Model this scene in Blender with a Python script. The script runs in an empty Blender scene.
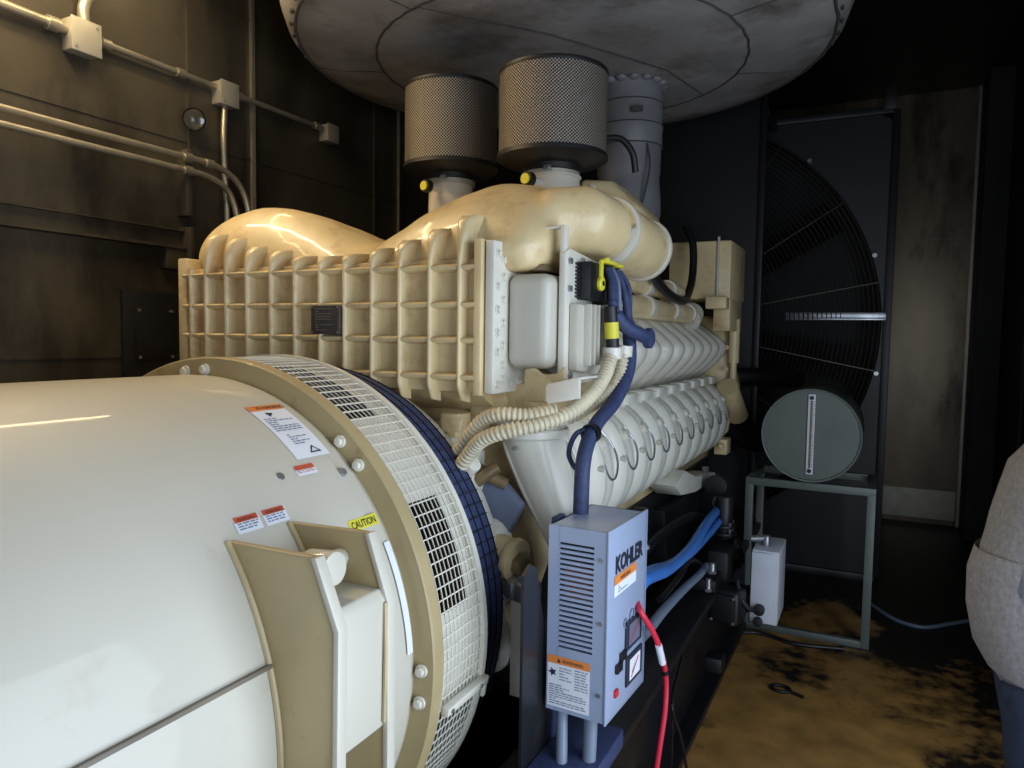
import bpy, bmesh, math, random
from math import sin, cos, pi, radians, degrees, atan2, hypot
from mathutils import Vector, Matrix
random.seed(7)
S = bpy.context.scene
COL = S.collection

# ------------------------------------------------------------------ camera
FPX, YAW, PITCH, ROLL = 724.0, radians(26.7), radians(3.77), radians(0.84)
CF = Vector((-sin(YAW)*cos(PITCH), cos(YAW)*cos(PITCH), -sin(PITCH)))
CR0 = Vector((cos(YAW), sin(YAW), 0)); CU0 = CR0.cross(CF)
CR = CR0*cos(ROLL) + CU0*sin(ROLL); CU = CR.cross(CF)
cam = bpy.data.cameras.new('camera'); camo = bpy.data.objects.new('camera', cam); COL.objects.link(camo)
camo.matrix_world = Matrix(((CR.x, CU.x, -CF.x, 0), (CR.y, CU.y, -CF.y, 0), (CR.z, CU.z, -CF.z, 1.75), (0, 0, 0, 1)))
cam.sensor_width = 36; cam.lens = FPX/1024*36; cam.clip_start = .02
S.camera = camo

# ------------------------------------------------------------------ light
S.view_settings.view_transform = 'Standard'; S.view_settings.look = 'None'
S.view_settings.exposure = 0.0; S.view_settings.gamma = 1; S.view_settings.use_curve_mapping = False
W = bpy.data.worlds.new('world'); S.world = W; W.use_nodes = True
W.node_tree.nodes['Background'].inputs[0].default_value = (.55, .72, 1, 1)
W.node_tree.nodes['Background'].inputs[1].default_value = 0.9
def area(name, loc, to, sx, sy, power, col):
    l = bpy.data.lights.new(name, 'AREA'); l.shape = 'RECTANGLE'; l.size = sx; l.size_y = sy
    l.energy = power; l.color = col
    o = bpy.data.objects.new(name, l); COL.objects.link(o); o.location = loc
    o.rotation_euler = (Vector(to)-Vector(loc)).to_track_quat('-Z', 'Y').to_euler()
    return o
# daylight entering through the open doorways in the right and rear walls
area('daylight_side_door', (1.12, 1.15, 1.3), (-1.3, 1.35, 1.1), 2.3, 3.0, 92, (.78, .88, 1))
area('daylight_rear_door', (-.35, -2.35, 1.6), (-1.2, 1.6, 1.4), 1.6, 2.3, 17, (.92, .95, 1))

# ------------------------------------------------------------------ helpers
class MB:
    def __init__(s): s.v = []; s.f = []
    def add(s, vs, fs):
        n = len(s.v); s.v += [tuple(p) for p in vs]; s.f += [tuple(i+n for i in f) for f in fs]; return s
    def box(s, a, b, M=None):
        x0, y0, z0 = a; x1, y1, z1 = b
        vs = [Vector(p) for p in ((x0,y0,z0),(x1,y0,z0),(x1,y1,z0),(x0,y1,z0),(x0,y0,z1),(x1,y0,z1),(x1,y1,z1),(x0,y1,z1))]
        if M: vs = [M @ p for p in vs]
        return s.add(vs, [(0,3,2,1),(4,5,6,7),(0,1,5,4),(1,2,6,5),(2,3,7,6),(3,0,4,7)])
    def obox(s, c, size, rot=(0,0,0)):
        from mathutils import Euler
        M = Matrix.Translation(c) @ Euler(rot).to_matrix().to_4x4()
        h = [k/2 for k in size]
        return s.box([-k for k in h], h, M)
    def prism(s, poly, axis, a, b):
        """poly of 2-D points extruded along axis ('X': pts are (y,z), 'Y': (x,z), 'Z': (x,y))"""
        def P(p, t): return {'X': (t, p[0], p[1]), 'Y': (p[0], t, p[1]), 'Z': (p[0], p[1], t)}[axis]
        n = len(poly)
        vs = [P(p, a) for p in poly] + [P(p, b) for p in poly]
        return s.add(vs, [tuple(range(n))[::-1], tuple(range(n, 2*n))] + [(i, (i+1) % n, n+(i+1) % n, n+i) for i in range(n)])
    def tube(s, pts, r, n=10, cap=True, rf=None):
        pts = [Vector(p) for p in pts]; m = len(pts)
        up = None; rings = []
        for i, p in enumerate(pts):
            t = (pts[min(i+1, m-1)]-pts[max(i-1, 0)]).normalized()
            if up is None:
                up = Vector((0,0,1)) if abs(t.z) < .9 else Vector((1,0,0))
            u = (up - t*up.dot(t)).normalized(); w = t.cross(u); up = u
            rr = r[min(i, len(r)-1)] if isinstance(r, (list, tuple)) else r
            rings.append([p+(u*cos(2*pi*k/n)+w*sin(2*pi*k/n))*rr for k in range(n)])
        vs = [q for R in rings for q in R]; fs = []
        for i in range(m-1):
            for k in range(n):
                fs.append((i*n+k, i*n+(k+1) % n, (i+1)*n+(k+1) % n, (i+1)*n+k))
        if cap: fs += [tuple(range(n))[::-1], tuple(range((m-1)*n, m*n))]
        return s.add(vs, fs)
    def lathe(s, prof, o, axis='Z', n=32, a0=0, a1=2*pi, cap=False):
        """prof: (radius, height) list about an axis through o"""
        full = abs(a1-a0-2*pi) < 1e-6; k = n if full else n+1
        vs = []; fs = []
        for r, h in prof:
            for i in range(k):
                a = a0+(a1-a0)*i/n
                c, d = r*cos(a), r*sin(a)
                vs.append({'Z': (o[0]+c, o[1]+d, o[2]+h), 'Y': (o[0]+c, o[1]+h, o[2]+d), 'X': (o[0]+h, o[1]+c, o[2]+d)}[axis])
        for j in range(len(prof)-1):
            for i in range(n):
                i2 = (i+1) % k
                fs.append((j*k+i, j*k+i2, (j+1)*k+i2, (j+1)*k+i))
        if cap: fs += [tuple(range(k)), tuple(range((len(prof)-1)*k, len(prof)*k))]
        return s.add(vs, fs)
    def cyl(s, p0, p1, r, n=14, r2=None): return s.tube([p0, p1], [r, r if r2 is None else r2], n)
    def sphere(s, c, r, n=12, m=8, sc=(1,1,1)):
        prof = [(max(r*sin(pi*j/m), 1e-5), -r*cos(pi*j/m)) for j in range(m+1)]
        t = MB().lathe(prof, (0,0,0), n=n)
        return s.add([(c[0]+x*sc[0], c[1]+y*sc[1], c[2]+z*sc[2]) for x, y, z in t.v], t.f)
    def build(s, name, mat, parent=None, bevel=0, smooth=35, seg=2, sub=0, xf=None):
        me = bpy.data.meshes.new(name)
        vs = s.v if xf is None else [tuple(xf @ Vector(p)) for p in s.v]
        me.from_pydata(vs, [], s.f)
        bm = bmesh.new(); bm.from_mesh(me); bmesh.ops.recalc_face_normals(bm, faces=bm.faces)
        if bevel:
            es = [e for e in bm.edges if len(e.link_faces) == 2 and e.calc_face_angle(0) > radians(40)]
            bmesh.ops.bevel(bm, geom=es, offset=bevel, segments=seg, affect='EDGES', clamp_overlap=True, profile=.5)
        for f in bm.faces: f.smooth = smooth > 0
        for e in bm.edges:
            if len(e.link_faces) == 2 and e.calc_face_angle(0) > radians(smooth): e.smooth = False
        bm.to_mesh(me); bm.free()
        me.materials.append(mat)
        o = bpy.data.objects.new(name, me); COL.objects.link(o)
        if parent is not None:
            o.parent = parent
            o.matrix_parent_inverse = Matrix.Translation(-parent.location)
        if sub:
            md = o.modifiers.new('sub', 'SUBSURF'); md.levels = sub; md.render_levels = sub
        return o
def tag(o, label, cat, group=None, kind=None):
    o['label'] = label; o['category'] = cat
    if group: o['group'] = group
    if kind: o['kind'] = kind
    return o
def thing(name, loc, label, cat, group=None):
    o = bpy.data.objects.new(name, None); COL.objects.link(o); o.location = loc
    o.empty_display_size = .1
    return tag(o, label, cat, group)
def struct(o): o['kind'] = 'structure'; return o
def smoothpath(pts, n=8):
    pts = [Vector(p) for p in pts]; out = []
    P = [pts[0]*2-pts[1]] + pts + [pts[-1]*2-pts[-2]]
    for i in range(1, len(P)-2):
        for k in range(n):
            t = k/n; a, b, c, d = P[i-1:i+3]; L_ = (c-b).length
            m0 = (c-a)*(L_/max((c-b).length+(b-a).length, 1e-6)); m1 = (d-b)*(L_/max((d-c).length+(c-b).length, 1e-6))
            out.append(b*(2*t**3-3*t*t+1)+m0*(t**3-2*t*t+t)+c*(3*t*t-2*t**3)+m1*(t**3-t*t))
    out.append(pts[-1]); return out
def lerp_tab(tab, x):
    if x <= tab[0][0]: return tab[0][1]
    for (a, fa), (b, fb) in zip(tab, tab[1:]):
        if x <= b:
            t = (x-a)/(b-a); t = t*t*(3-2*t)*.5+t*.5
            return fa+(fb-fa)*t
    return tab[-1][1]

# ------------------------------------------------------------------ materials
def lin(c): return tuple((v/12.92 if v <= .04045 else ((v+.055)/1.055)**2.4) for v in [k/255 for k in c])+(1,)
def mat(name, rgb, rough=.5, metal=0, coat=0, var=.12, scale=6, bump=0, bscale=60, dirt=None, dscale=3, dthr=.55, damt=.8, stretch=None, spec=.5):
    m = bpy.data.materials.new(name); m.use_nodes = True
    nt = m.node_tree; N = nt.nodes; L = nt.links; b = N['Principled BSDF']
    c = lin(rgb); b.inputs['Roughness'].default_value = rough; b.inputs['Metallic'].default_value = metal
    b.inputs['Coat Weight'].default_value = coat; b.inputs['Coat Roughness'].default_value = .05
    b.inputs['Specular IOR Level'].default_value = spec
    tc = N.new('ShaderNodeTexCoord'); mp = N.new('ShaderNodeMapping'); L.new(tc.outputs['Object'], mp.inputs[0])
    if stretch: mp.inputs['Scale'].default_value = stretch
    no = N.new('ShaderNodeTexNoise'); no.inputs['Scale'].default_value = scale; no.inputs['Detail'].default_value = 6
    L.new(mp.outputs[0], no.inputs[0])
    r = N.new('ShaderNodeValToRGB'); r.color_ramp.elements[0].position = .3; r.color_ramp.elements[1].position = .7
    r.color_ramp.elements[0].color = tuple(k*(1-var) for k in c[:3])+(1,)
    r.color_ramp.elements[1].color = tuple(min(k*(1+var*.6), 1) for k in c[:3])+(1,)
    L.new(no.outputs[0], r.inputs[0]); out = r.outputs[0]
    if dirt:
        n2 = N.new('ShaderNodeTexNoise'); n2.inputs['Scale'].default_value = dscale; n2.inputs['Detail'].default_value = 9; n2.inputs['Roughness'].default_value = .65
        L.new(mp.outputs[0], n2.inputs[0])
        r2 = N.new('ShaderNodeValToRGB'); r2.color_ramp.elements[0].position = dthr; r2.color_ramp.elements[1].position = min(dthr+.18, 1)
        r2.color_ramp.elements[0].color = (0,0,0,1); r2.color_ramp.elements[1].color = (damt,)*3+(1,)
        L.new(n2.outputs[0], r2.inputs[0])
        mx = N.new('ShaderNodeMix'); mx.data_type = 'RGBA'; L.new(r2.outputs[0], mx.inputs[0]); L.new(out, mx.inputs[6]); mx.inputs[7].default_value = lin(dirt)
        out = mx.outputs[2]
    L.new(out, b.inputs['Base Color'])
    if bump:
        n3 = N.new('ShaderNodeTexNoise'); n3.inputs['Scale'].default_value = bscale; n3.inputs['Detail'].default_value = 3
        L.new(tc.outputs['Object'], n3.inputs[0])
        bp = N.new('ShaderNodeBump'); bp.inputs['Strength'].default_value = bump; bp.inputs['Distance'].default_value = .01
        L.new(n3.outputs[0], bp.inputs['Height']); L.new(bp.outputs[0], b.inputs['Normal'])
    return m
M = {}
M['cream'] = mat('cream_enamel', (198,193,178), .5, coat=.35, var=.05, scale=2, dirt=(150,128,88), dscale=5, dthr=.62, damt=.35)
M['cream_cast'] = mat('cream_cast', (217,195,148), .42, coat=.3, var=.14, scale=5, bump=.12, bscale=40, dirt=(150,108,50), dscale=7, dthr=.53, damt=.55)
M['cream_white'] = mat('cream_white', (220,216,202), .35, coat=.2, var=.06, scale=8, dirt=(150,128,88), dscale=12, dthr=.6, damt=.4)
M['gold_edge'] = mat('cream_rim', (178,160,118), .4, coat=.15, var=.1, scale=4, dirt=(110,86,50), dscale=9, dthr=.6, damt=.6)
M['black'] = mat('black_paint', (22,22,24), .45, var=.3, scale=8, dirt=(60,52,42), dscale=5, dthr=.6, damt=.5)
M['skid'] = mat('skid_black', (24,25,30), .4, var=.3, scale=3, dirt=(58,54,48), dscale=4, dthr=.55, damt=.5)
M['dark'] = mat('dark_iron', (16,16,17), .6, var=.4)
M['rubber'] = mat('black_rubber', (18,18,20), .5, var=.2)
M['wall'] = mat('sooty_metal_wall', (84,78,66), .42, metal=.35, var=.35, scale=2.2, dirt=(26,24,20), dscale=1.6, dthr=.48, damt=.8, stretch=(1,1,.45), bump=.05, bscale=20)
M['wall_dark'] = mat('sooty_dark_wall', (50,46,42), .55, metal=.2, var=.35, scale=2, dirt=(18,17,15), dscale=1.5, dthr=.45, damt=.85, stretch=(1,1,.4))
M['wall_back'] = mat('brown_stained_steel', (128,112,90), .32, metal=.5, var=.4, scale=1.6, dirt=(30,27,22), dscale=2.2, dthr=.5, damt=.8, stretch=(1.5,1,.5))
M['galv'] = mat('galvanised', (176,170,152), .35, metal=.7, var=.15, scale=12)
M['greybox'] = mat('grey_fitting', (168,164,150), .45, metal=.3, var=.1)
M['steel'] = mat('steel', (170,172,176), .3, metal=.8, var=.15, scale=20)
M['boxgrey'] = mat('charger_grey', (160,174,202), .4, metal=.15, var=.05, scale=5, coat=.1)
M['boxback'] = mat('charger_inside', (20,20,22), .7)
M['copper'] = mat('copper_core', (190,120,80), .5, metal=.3, var=.3)
M['navy'] = mat('navy_sleeve', (52,64,102), .6, var=.3, scale=60, bump=.3, bscale=200)
M['bluehose'] = mat('blue_hose', (60,118,198), .38, var=.1)
M['red'] = mat('red_cable', (214,46,72), .4, var=.1)
M['greyhose'] = mat('grey_conduit', (112,124,142), .4, var=.1)
M['white'] = mat('white_label', (226,230,238), .5, var=.03)
M['whitebox'] = mat('white_cabinet', (196,200,208), .4, var=.08, scale=6)
M['orange'] = mat('orange_label', (226,134,62), .5, var=.03)
M['redlab'] = mat('red_orange_label', (190,84,52), .5, var=.1, scale=60)
M['yellow'] = mat('yellow', (222,212,60), .45, var=.06)
M['ink'] = mat('ink', (34,38,52), .6, var=.1)
M['inkgrey'] = mat('ink_grey', (120,128,150), .6, var=.1)
M['inkred'] = mat('ink_red', (200,40,40), .6)
M['blanket'] = mat('grey_blanket', (146,142,138), .85, var=.25, scale=3, bump=.5, bscale=14, dirt=(78,66,52), dscale=2.5, dthr=.5, damt=.7)
M['seam'] = mat('seam_thread', (74,71,70), .9)
M['lag'] = mat('silver_lagging', (128,127,130), .55, metal=.2, var=.2, scale=5, bump=.4, bscale=18)
M['tank'] = mat('green_grey_paint', (96,104,98), .42, var=.12, scale=5)
M['brass'] = mat('brass', (128,110,80), .45, metal=.3, var=.3, scale=20)
M['plate'] = mat('nameplate_metal', (92,84,80), .35, metal=.5, var=.15, scale=40)
M['bluegrey'] = mat('bluegrey_plate', (112,122,146), .45, metal=.2, var=.1)
M['skin'] = mat('skin', (206,160,134), .5, var=.08)
M['hair'] = mat('brown_hair', (60,44,32), .7, var=.3, scale=40)
M['hoodie'] = mat('grey_marl', (150,150,154), .9, var=.22, scale=90, bump=.4, bscale=30, spec=.2)
M['jeans'] = mat('denim', (48,60,84), .85, var=.25, scale=30, spec=.2)
M['hose'] = mat('cream_conduit', (206,196,168), .5, var=.15, scale=12, dirt=(120,98,64), dscale=14, dthr=.55, damt=.5)
M['eye'] = mat('eye_white', (230,230,228), .3)
M['wire'] = mat('guard_wire', (70,66,58), .4, metal=.5, var=.2)
M['lamp_glass'] = mat('lamp_lens', (60,60,56), .1, coat=1)
# emitting lamp tube
def emis(name, col, st):
    m = bpy.data.materials.new(name); m.use_nodes = True; b = m.node_tree.nodes['Principled BSDF']
    b.inputs['Emission Color'].default_value = col; b.inputs['Emission Strength'].default_value = st
    b.inputs['Base Color'].default_value = (.8,.8,.8,1); return m
M['seamgrey'] = mat('joint_grey', (120,112,98), .5, var=.2)
M['platetext'] = mat('etched_print', (116,108,102), .5)
M['tube'] = emis('fluorescent_tube', (1, .76, .42, 1), 34)
# perforated filter metal
def perforated():
    m = bpy.data.materials.new('perforated_steel'); m.use_nodes = True; nt = m.node_tree; N = nt.nodes; L = nt.links; b = N['Principled BSDF']
    uv = N.new('ShaderNodeUVMap'); sp = N.new('ShaderNodeSeparateXYZ'); L.new(uv.outputs[0], sp.inputs[0])
    def mth(op, a, c=None):
        n = N.new('ShaderNodeMath'); n.operation = op
        for i, q in enumerate((a, c)):
            if q is None: continue
            if isinstance(q, (int, float)): n.inputs[i].default_value = q
            else: L.new(q, n.inputs[i])
        return n.outputs[0]
    u = mth('MULTIPLY', sp.outputs[0], 2*pi*100/2); v = mth('MULTIPLY', sp.outputs[1], 2*pi*26/2)
    w = mth('MULTIPLY', mth('SINE', mth('ADD', u, v)), mth('SINE', mth('SUBTRACT', u, v)))
    a = mth('ABSOLUTE', w)
    r = N.new('ShaderNodeValToRGB'); e = r.color_ramp.elements
    e[0].position = .12; e[0].color = lin((170,158,142)); e[1].position = .34; e[1].color = lin((22,20,20))
    L.new(a, r.inputs[0]); L.new(r.outputs[0], b.inputs['Base Color'])
    b.inputs['Roughness'].default_value = .45; b.inputs['Metallic'].default_value = .25
    bp = N.new('ShaderNodeBump'); bp.invert = True; bp.inputs['Strength'].default_value = .6; bp.inputs['Distance'].default_value = .003
    L.new(a, bp.inputs['Height']); L.new(bp.outputs[0], b.inputs['Normal'])
    return m
M['perf'] = perforated()
# rusty diamond plate floor
def floor_mat():
    m = mat('rusty_checker_plate', (176,132,70), .5, var=.35, scale=7)
    nt = m.node_tree; N = nt.nodes; L = nt.links; b = N['Principled BSDF']
    src = b.inputs['Base Color'].links[0].from_socket
    tc = N.new('ShaderNodeTexCoord'); sp = N.new('ShaderNodeSeparateXYZ'); L.new(tc.outputs['Object'], sp.inputs[0])
    def mth(op, a, c=None, cl=False):
        n = N.new('ShaderNodeMath'); n.operation = op; n.use_clamp = cl
        for i, q in enumerate((a, c)):
            if q is None: continue
            if isinstance(q, (int, float)): n.inputs[i].default_value = q
            else: L.new(q, n.inputs[i])
        return n.outputs[0]
    no = N.new('ShaderNodeTexNoise'); no.inputs['Scale'].default_value = 1.7; no.inputs['Detail'].default_value = 8; L.new(tc.outputs['Object'], no.inputs[0])
    no2 = N.new('ShaderNodeTexNoise'); no2.inputs['Scale'].default_value = 14; no2.inputs['Detail'].default_value = 6; L.new(tc.outputs['Object'], no2.inputs[0])
    # rust stain around (-.25, 3.4), soot elsewhere
    dx = mth('DIVIDE', mth('ADD', sp.outputs[0], .2), .75); dy = mth('DIVIDE', mth('SUBTRACT', sp.outputs[1], 3.2), 1.5)
    d = mth('SQRT', mth('ADD', mth('MULTIPLY', dx, dx), mth('MULTIPLY', dy, dy)))
    k = mth('ADD', mth('ADD', d, mth('MULTIPLY', mth('SUBTRACT', no.outputs[0], .5), 3.2)), mth('MULTIPLY', mth('SUBTRACT', no2.outputs[0], .5), 1.1))
    rr = N.new('ShaderNodeValToRGB'); rr.color_ramp.elements[0].position = .6; rr.color_ramp.elements[1].position = 1.15/1.2
    L.new(mth('DIVIDE', k, 1.2), rr.inputs[0])
    mx = N.new('ShaderNodeMix'); mx.data_type = 'RGBA'; L.new(rr.outputs[0], mx.inputs[0]); L.new(src, mx.inputs[6]); mx.inputs[7].default_value = lin((34,28,22))
    L.new(mx.outputs[2], b.inputs['Base Color'])
    # diamond lugs
    u = mth('MULTIPLY', mth('ADD', sp.outputs[0], sp.outputs[1]), 110); v = mth('MULTIPLY', mth('SUBTRACT', sp.outputs[0], sp.outputs[1]), 110)
    h = mth('MULTIPLY', mth('SINE', u), mth('SINE', v))
    h = mth('GREATER_THAN', mth('ABSOLUTE', h), .62)
    bp = N.new('ShaderNodeBump'); bp.inputs['Strength'].default_value = .5; bp.inputs['Distance'].default_value = .006
    L.new(h, bp.inputs['Height']); L.new(bp.outputs[0], b.inputs['Normal'])
    return m
M['floor'] = floor_mat()

# ------------------------------------------------------------------ room
XL, XR, YB, YF, ZC = -3.4, .95, 8.0, -2.2, 4.1
struct(MB().box((XL-.1, YF-.1, -.1), (XR+.1, YB+.1, 0)).build('floor', M['floor'], smooth=0))
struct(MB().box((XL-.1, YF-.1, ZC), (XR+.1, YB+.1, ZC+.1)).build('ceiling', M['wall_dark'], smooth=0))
struct(MB().box((XL-.1, YF-.1, 0), (XL, YB+.1, ZC)).build('wall_left', M['wall'], smooth=0))
struct(MB().box((XL, YB, 0), (XR, YB+.1, ZC)).build('wall_back', M['wall_back'], smooth=0))
rw = MB().box((XR, 2.8, 0), (XR+.1, YB+.1, ZC)); rw.box((XR, YF-.1, 0), (XR+.1, -.6, ZC)); rw.box((XR, -.6, 2.5), (XR+.1, 2.8, ZC))
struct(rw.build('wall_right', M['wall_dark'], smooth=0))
fw = MB().box((XL, YF-.1, 0), (-1.4, YF, ZC)); fw.box((.5, YF-.1, 0), (XR, YF, ZC)); fw.box((-1.4, YF-.1, 2.9), (.5, YF, ZC))
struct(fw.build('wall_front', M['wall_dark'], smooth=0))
# panel joints on the left wall, each a thin raised strip
n_tr = 0
def trim(mb, m):
    global n_tr; n_tr += 1
    return struct(mb.build('trim_%d' % n_tr, m, smooth=0))
for y, w, t in ((2.79, .012, .012), (3.24, .024, .022), (4.42, .014, .012), (4.72, .012, .02), (.9, .012, .01), (5.6, .03, .02)):
    trim(MB().box((XL, y-w/2, 0), (XL+t, y+w/2, ZC)), M['galv'] if y in (3.24, 4.72) else M['wall'])
for z in (3.04+.55, 2.78, 1.62):
    trim(MB().box((XL, YF, z-.006), (XL+.006, YB, z+.006)), M['wall'])
trim(MB().box((.735, YB-.03, 0), (.76, YB, ZC)), M['galv'])
trim(MB().box((-.28, YB-.02, 0), (-.26, YB, ZC)), M['wall_back'])
trim(MB().box((.05, YB-.015, 2.72), (.775, YB, 2.735)), M['wall_back'])
trim(MB().box((.05, YB-.015, 1.2), (.775, YB, 1.21)), M['wall_back'])
struct(MB().box((.765, 7.5, 0), (XR, YB, ZC)).build('trim_dark_filler', M['wall_dark'], smooth=0))  # added block that keeps the strip beside the seam dark
struct(MB().box((.1, YB-.06, .06), (.72, YB, .34)).build('baseboard_back', M['galv'], smooth=0))
for y in (3.0, 4.6, 6.3):
    trim(MB().box((XR-.02, y-.02, 0), (XR, y+.02, ZC)), M['wall_dark'])

# ceiling tube lamp that warms the top of the generator
lamp = thing('tube_light', (-2.95, 1.7, 3.66), 'long fluorescent tube light hanging above the conduits of the left wall', 'light')
MB().box((-3.05, .65, 3.68), (-2.85, 2.75, 3.74)).build('housing', M['greybox'], lamp, bevel=.01)
MB().cyl((-2.95, .72, 3.645), (-2.95, 2.68, 3.645), .019).build('tube', M['tube'], lamp)
MB().box((-2.97, .69, 3.62), (-2.93, .72, 3.68)).build('end_holder', M['white'], lamp)
MB().box((-2.97, 2.68, 3.62), (-2.93, 2.71, 3.68)).build('end_holder', M['white'], lamp)
for y in (.9, 2.5): MB().cyl((-2.95, y, 3.73), (-2.95, y, 4.1), .01).build('hanger', M['galv'], lamp)
area('tube_glow', (-2.95, 1.7, 3.60), (-2.6, 1.7, 0), .10, 1.9, 48, (1, .76, .44))

# ------------------------------------------------------------------ left wall fittings
def conduit(pts, r, name, label, clips=(), m=None):
    o = thing(name, pts[0], label, 'conduit')
    MB().tube(smoothpath(pts, 6) if len(pts) > 2 else pts, r, 12).build('pipe', m or M['galv'], o)
    for c in clips:
        MB().cyl((c[0], c[1]-.025, c[2]), (c[0], c[1]+.025, c[2]), r*1.5, 12).build('coupling', M['galv'], o)
    return o
XW = XL+.035
conduit([(XW, -2.1, 3.118), (XW, 2.11, 3.118)], .022, 'conduit', 'upper steel conduit entering the left of the leftmost junction box', [(XW, 2.05, 3.118)])
conduit([(XW, 2.26, 3.118), (XW, 2.95, 3.118)], .016, 'conduit', 'steel conduit between the leftmost and middle junction boxes', [(XW, 2.30, 3.118), (XW, 2.72, 3.118)])
conduit([(XW, 3.07, 3.115), (XW, 3.82, 3.115)], .016, 'conduit', 'steel conduit between the middle and far junction boxes', [(XW, 3.11, 3.115), (XW, 3.77, 3.115)])
conduit([(XW, 2.20, 3.17), (XW, 2.20, 3.25), (XW+.01, 2.24, 3.36), (XW+.02, 2.27, 3.7), (XW+.02, 2.27, 4.08)], .028, 'flexible_conduit', 'fat grey conduit rising from the leftmost junction box')
conduit([(XW, 3.01, 3.03), (XW, 3.0, 2.8), (XW, 3.02, 2.4), (XW, 3.02, 1.0)], .017, 'flexible_conduit', 'thin pale conduit dropping from the middle junction box')
XC = -3.3
conduit([(XC, -2.1, 2.668), (XC, 2.65, 2.668), (XC, 2.9, 2.66), (XC, 3.04, 2.60), (XC, 3.11, 2.48), (XC, 3.12, 2.3), (XC, 3.12, .6)], .017, 'bent_conduit', 'upper of two parallel pipes bending down behind the engine', [(XC, 2.70, 2.668), (XC, 2.84, 2.664)])
conduit([(XC, -2.1, 2.600), (XC, 2.62, 2.600), (XC, 2.84, 2.592), (XC, 2.97, 2.54), (XC, 3.03, 2.42), (XC, 3.04, 2.25), (XC, 3.04, .6)], .017, 'bent_conduit', 'lower of two parallel pipes bending down behind the engine', [(XC, 2.70, 2.600)])
def jbox(y, z, s, label):
    o = thing('junction_box', (XL, y, z), label, 'junction box', 'junction boxes on the left wall')
    MB().box((XL, y-s, z-s*1.05), (XL+.075, y+s, z+s*1.05)).build('body', M['greybox'], o, bevel=.004)
    c = MB().box((XL+.075, y-s-.004, z-s*1.05-.004), (XL+.082, y+s+.004, z+s*1.05+.004)).build('cover', M['greybox'], o, bevel=.002)
    for a, b_ in ((-1, -1), (1, 1)):
        MB().cyl((XL+.08, y+a*s*.75, z+b_*s*.8), (XL+.086, y+a*s*.75, z+b_*s*.8), .006, 8).build('screw', M['steel'], c)
jbox(2.18, 3.10, .068, 'grey junction box nearest the camera on the left wall')
jbox(3.01, 3.09, .060, 'grey junction box above the small round wall lamp')
jbox(3.88, 3.09, .052, 'grey junction box farthest along the upper wall conduit')
o = thing('wall_lamp', (XL, 2.80, 2.90), 'small round black spot lamp on the left wall', 'lamp')
Ml = Matrix.Translation((XL+.05, 2.80, 2.895)) @ Matrix.Rotation(radians(-48), 4, 'Z') @ Matrix.Rotation(radians(12), 4, 'Y')
MB().lathe([(.03, -.05), (.05, .0), (.058, .03), (.060, .06), (.056, .066), (.052, .06)], (0, 0, 0), 'X', 24).build('bezel', M['black'], o, xf=Ml)
MB().lathe([(.0001, .066), (.035, .064), (.053, .058)], (0, 0, 0), 'X', 24).build('lens', M['lamp_glass'], o, xf=Ml)
MB().cyl((XL, 2.80, 2.895), (XL+.04, 2.80, 2.895), .02).build('mount', M['black'], o)

o = thing('strut_channel', (XL, 2.2, 2.26), 'horizontal steel channel fixed along the sooty left wall', 'channel')
MB().box((XL, -2.1, 2.20), (XL+.02, 2.72, 2.29)).box((XL, -2.1, 2.19), (XL+.07, 2.72, 2.205)).box((XL, -2.1, 2.285), (XL+.05, 2.72, 2.295)).build('rail', M['wall'], o)
MB().box((XL, 2.60, 2.08), (XL+.06, 2.76, 2.20)).box((XL, 2.72, 2.05), (XL+.09, 2.75, 2.31)).build('end_bracket', M['wall'], o, bevel=.004)
o = thing('conduit_support', (XL, 2.73, 2.52), 'short slotted strut holding the two parallel pipes to the wall', 'bracket')
MB().box((XL, 2.715, 2.37), (XL+.08, 2.75, 2.72)).box((XL, 2.76, 2.37), (XL+.03, 2.79, 2.62)).build('strut', M['wall'], o, bevel=.003)
o = thing('access_panel', (XL, 2.6, 1.6), 'black access panel with four screws on the left wall', 'panel')
MB().box((XL, 2.37, 1.2), (XL+.03, 2.78, 1.955)).build('frame', M['skid'], o, bevel=.006)
pl = MB().box((XL+.03, 2.43, 1.60), (XL+.038, 2.66, 1.87)).build('cover_plate', M['skid'], o, bevel=.002)
for y in (2.45, 2.64):
    for z in (1.615, 1.855): MB().cyl((XL+.038, y, z), (XL+.044, y, z), .008, 8).build('screw', M['steel'], pl)

# ------------------------------------------------------------------ skid
sk = thing('skid_frame', (-1.7, 2.5, 0), 'black welded steel skid beam under the cream generator and engine', 'frame')
for sx, nm in ((1, 'rail'), (-1, 'rail')):
    X = lambda v: -1.7+sx*v
    a, b_ = sorted((X(.95), X(.985))); m = MB().box((a, -.9, .02), (b_, 5.1, .53))
    a, b_ = sorted((X(.80), X(1.06))); m.box((a, -.9, .50), (b_, 5.1, .54)); m.box((a, -.9, .0), (b_, 5.1, .035))
    m.build('rail', M['skid'], sk, bevel=.004)
for y in (-.6, 1.3, 2.9, 4.9):
    MB().box((-2.65, y, .05), (-.75, y+.12, .45)).build('cross_member', M['skid'], sk, bevel=.004)
for y in (2.75, 4.45):
    MB().prism([(-.715, .05), (-.715, .48), (-.655, .48), (-.655, .05)], 'Y', y, y+.02).build('gusset', M['skid'], sk)
# jacking bolts on the skid foot
for y in (2.32,):
    b0 = MB().box((-.715, y-.12, .03), (-.55, y+.12, .06)).box((-.715, y+.10, .05), (-.56, y+.12, .20)).build('foot_plate', M['skid'], sk, bevel=.003)
    MB().cyl((-.60, y, .05), (-.60, y, .22), .014, 12).cyl((-.60, y, .06), (-.60, y, .085), .028, 6).cyl((-.60, y, .20), (-.60, y, .225), .026, 6).build('jack_bolt', M['steel'], sk)

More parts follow.
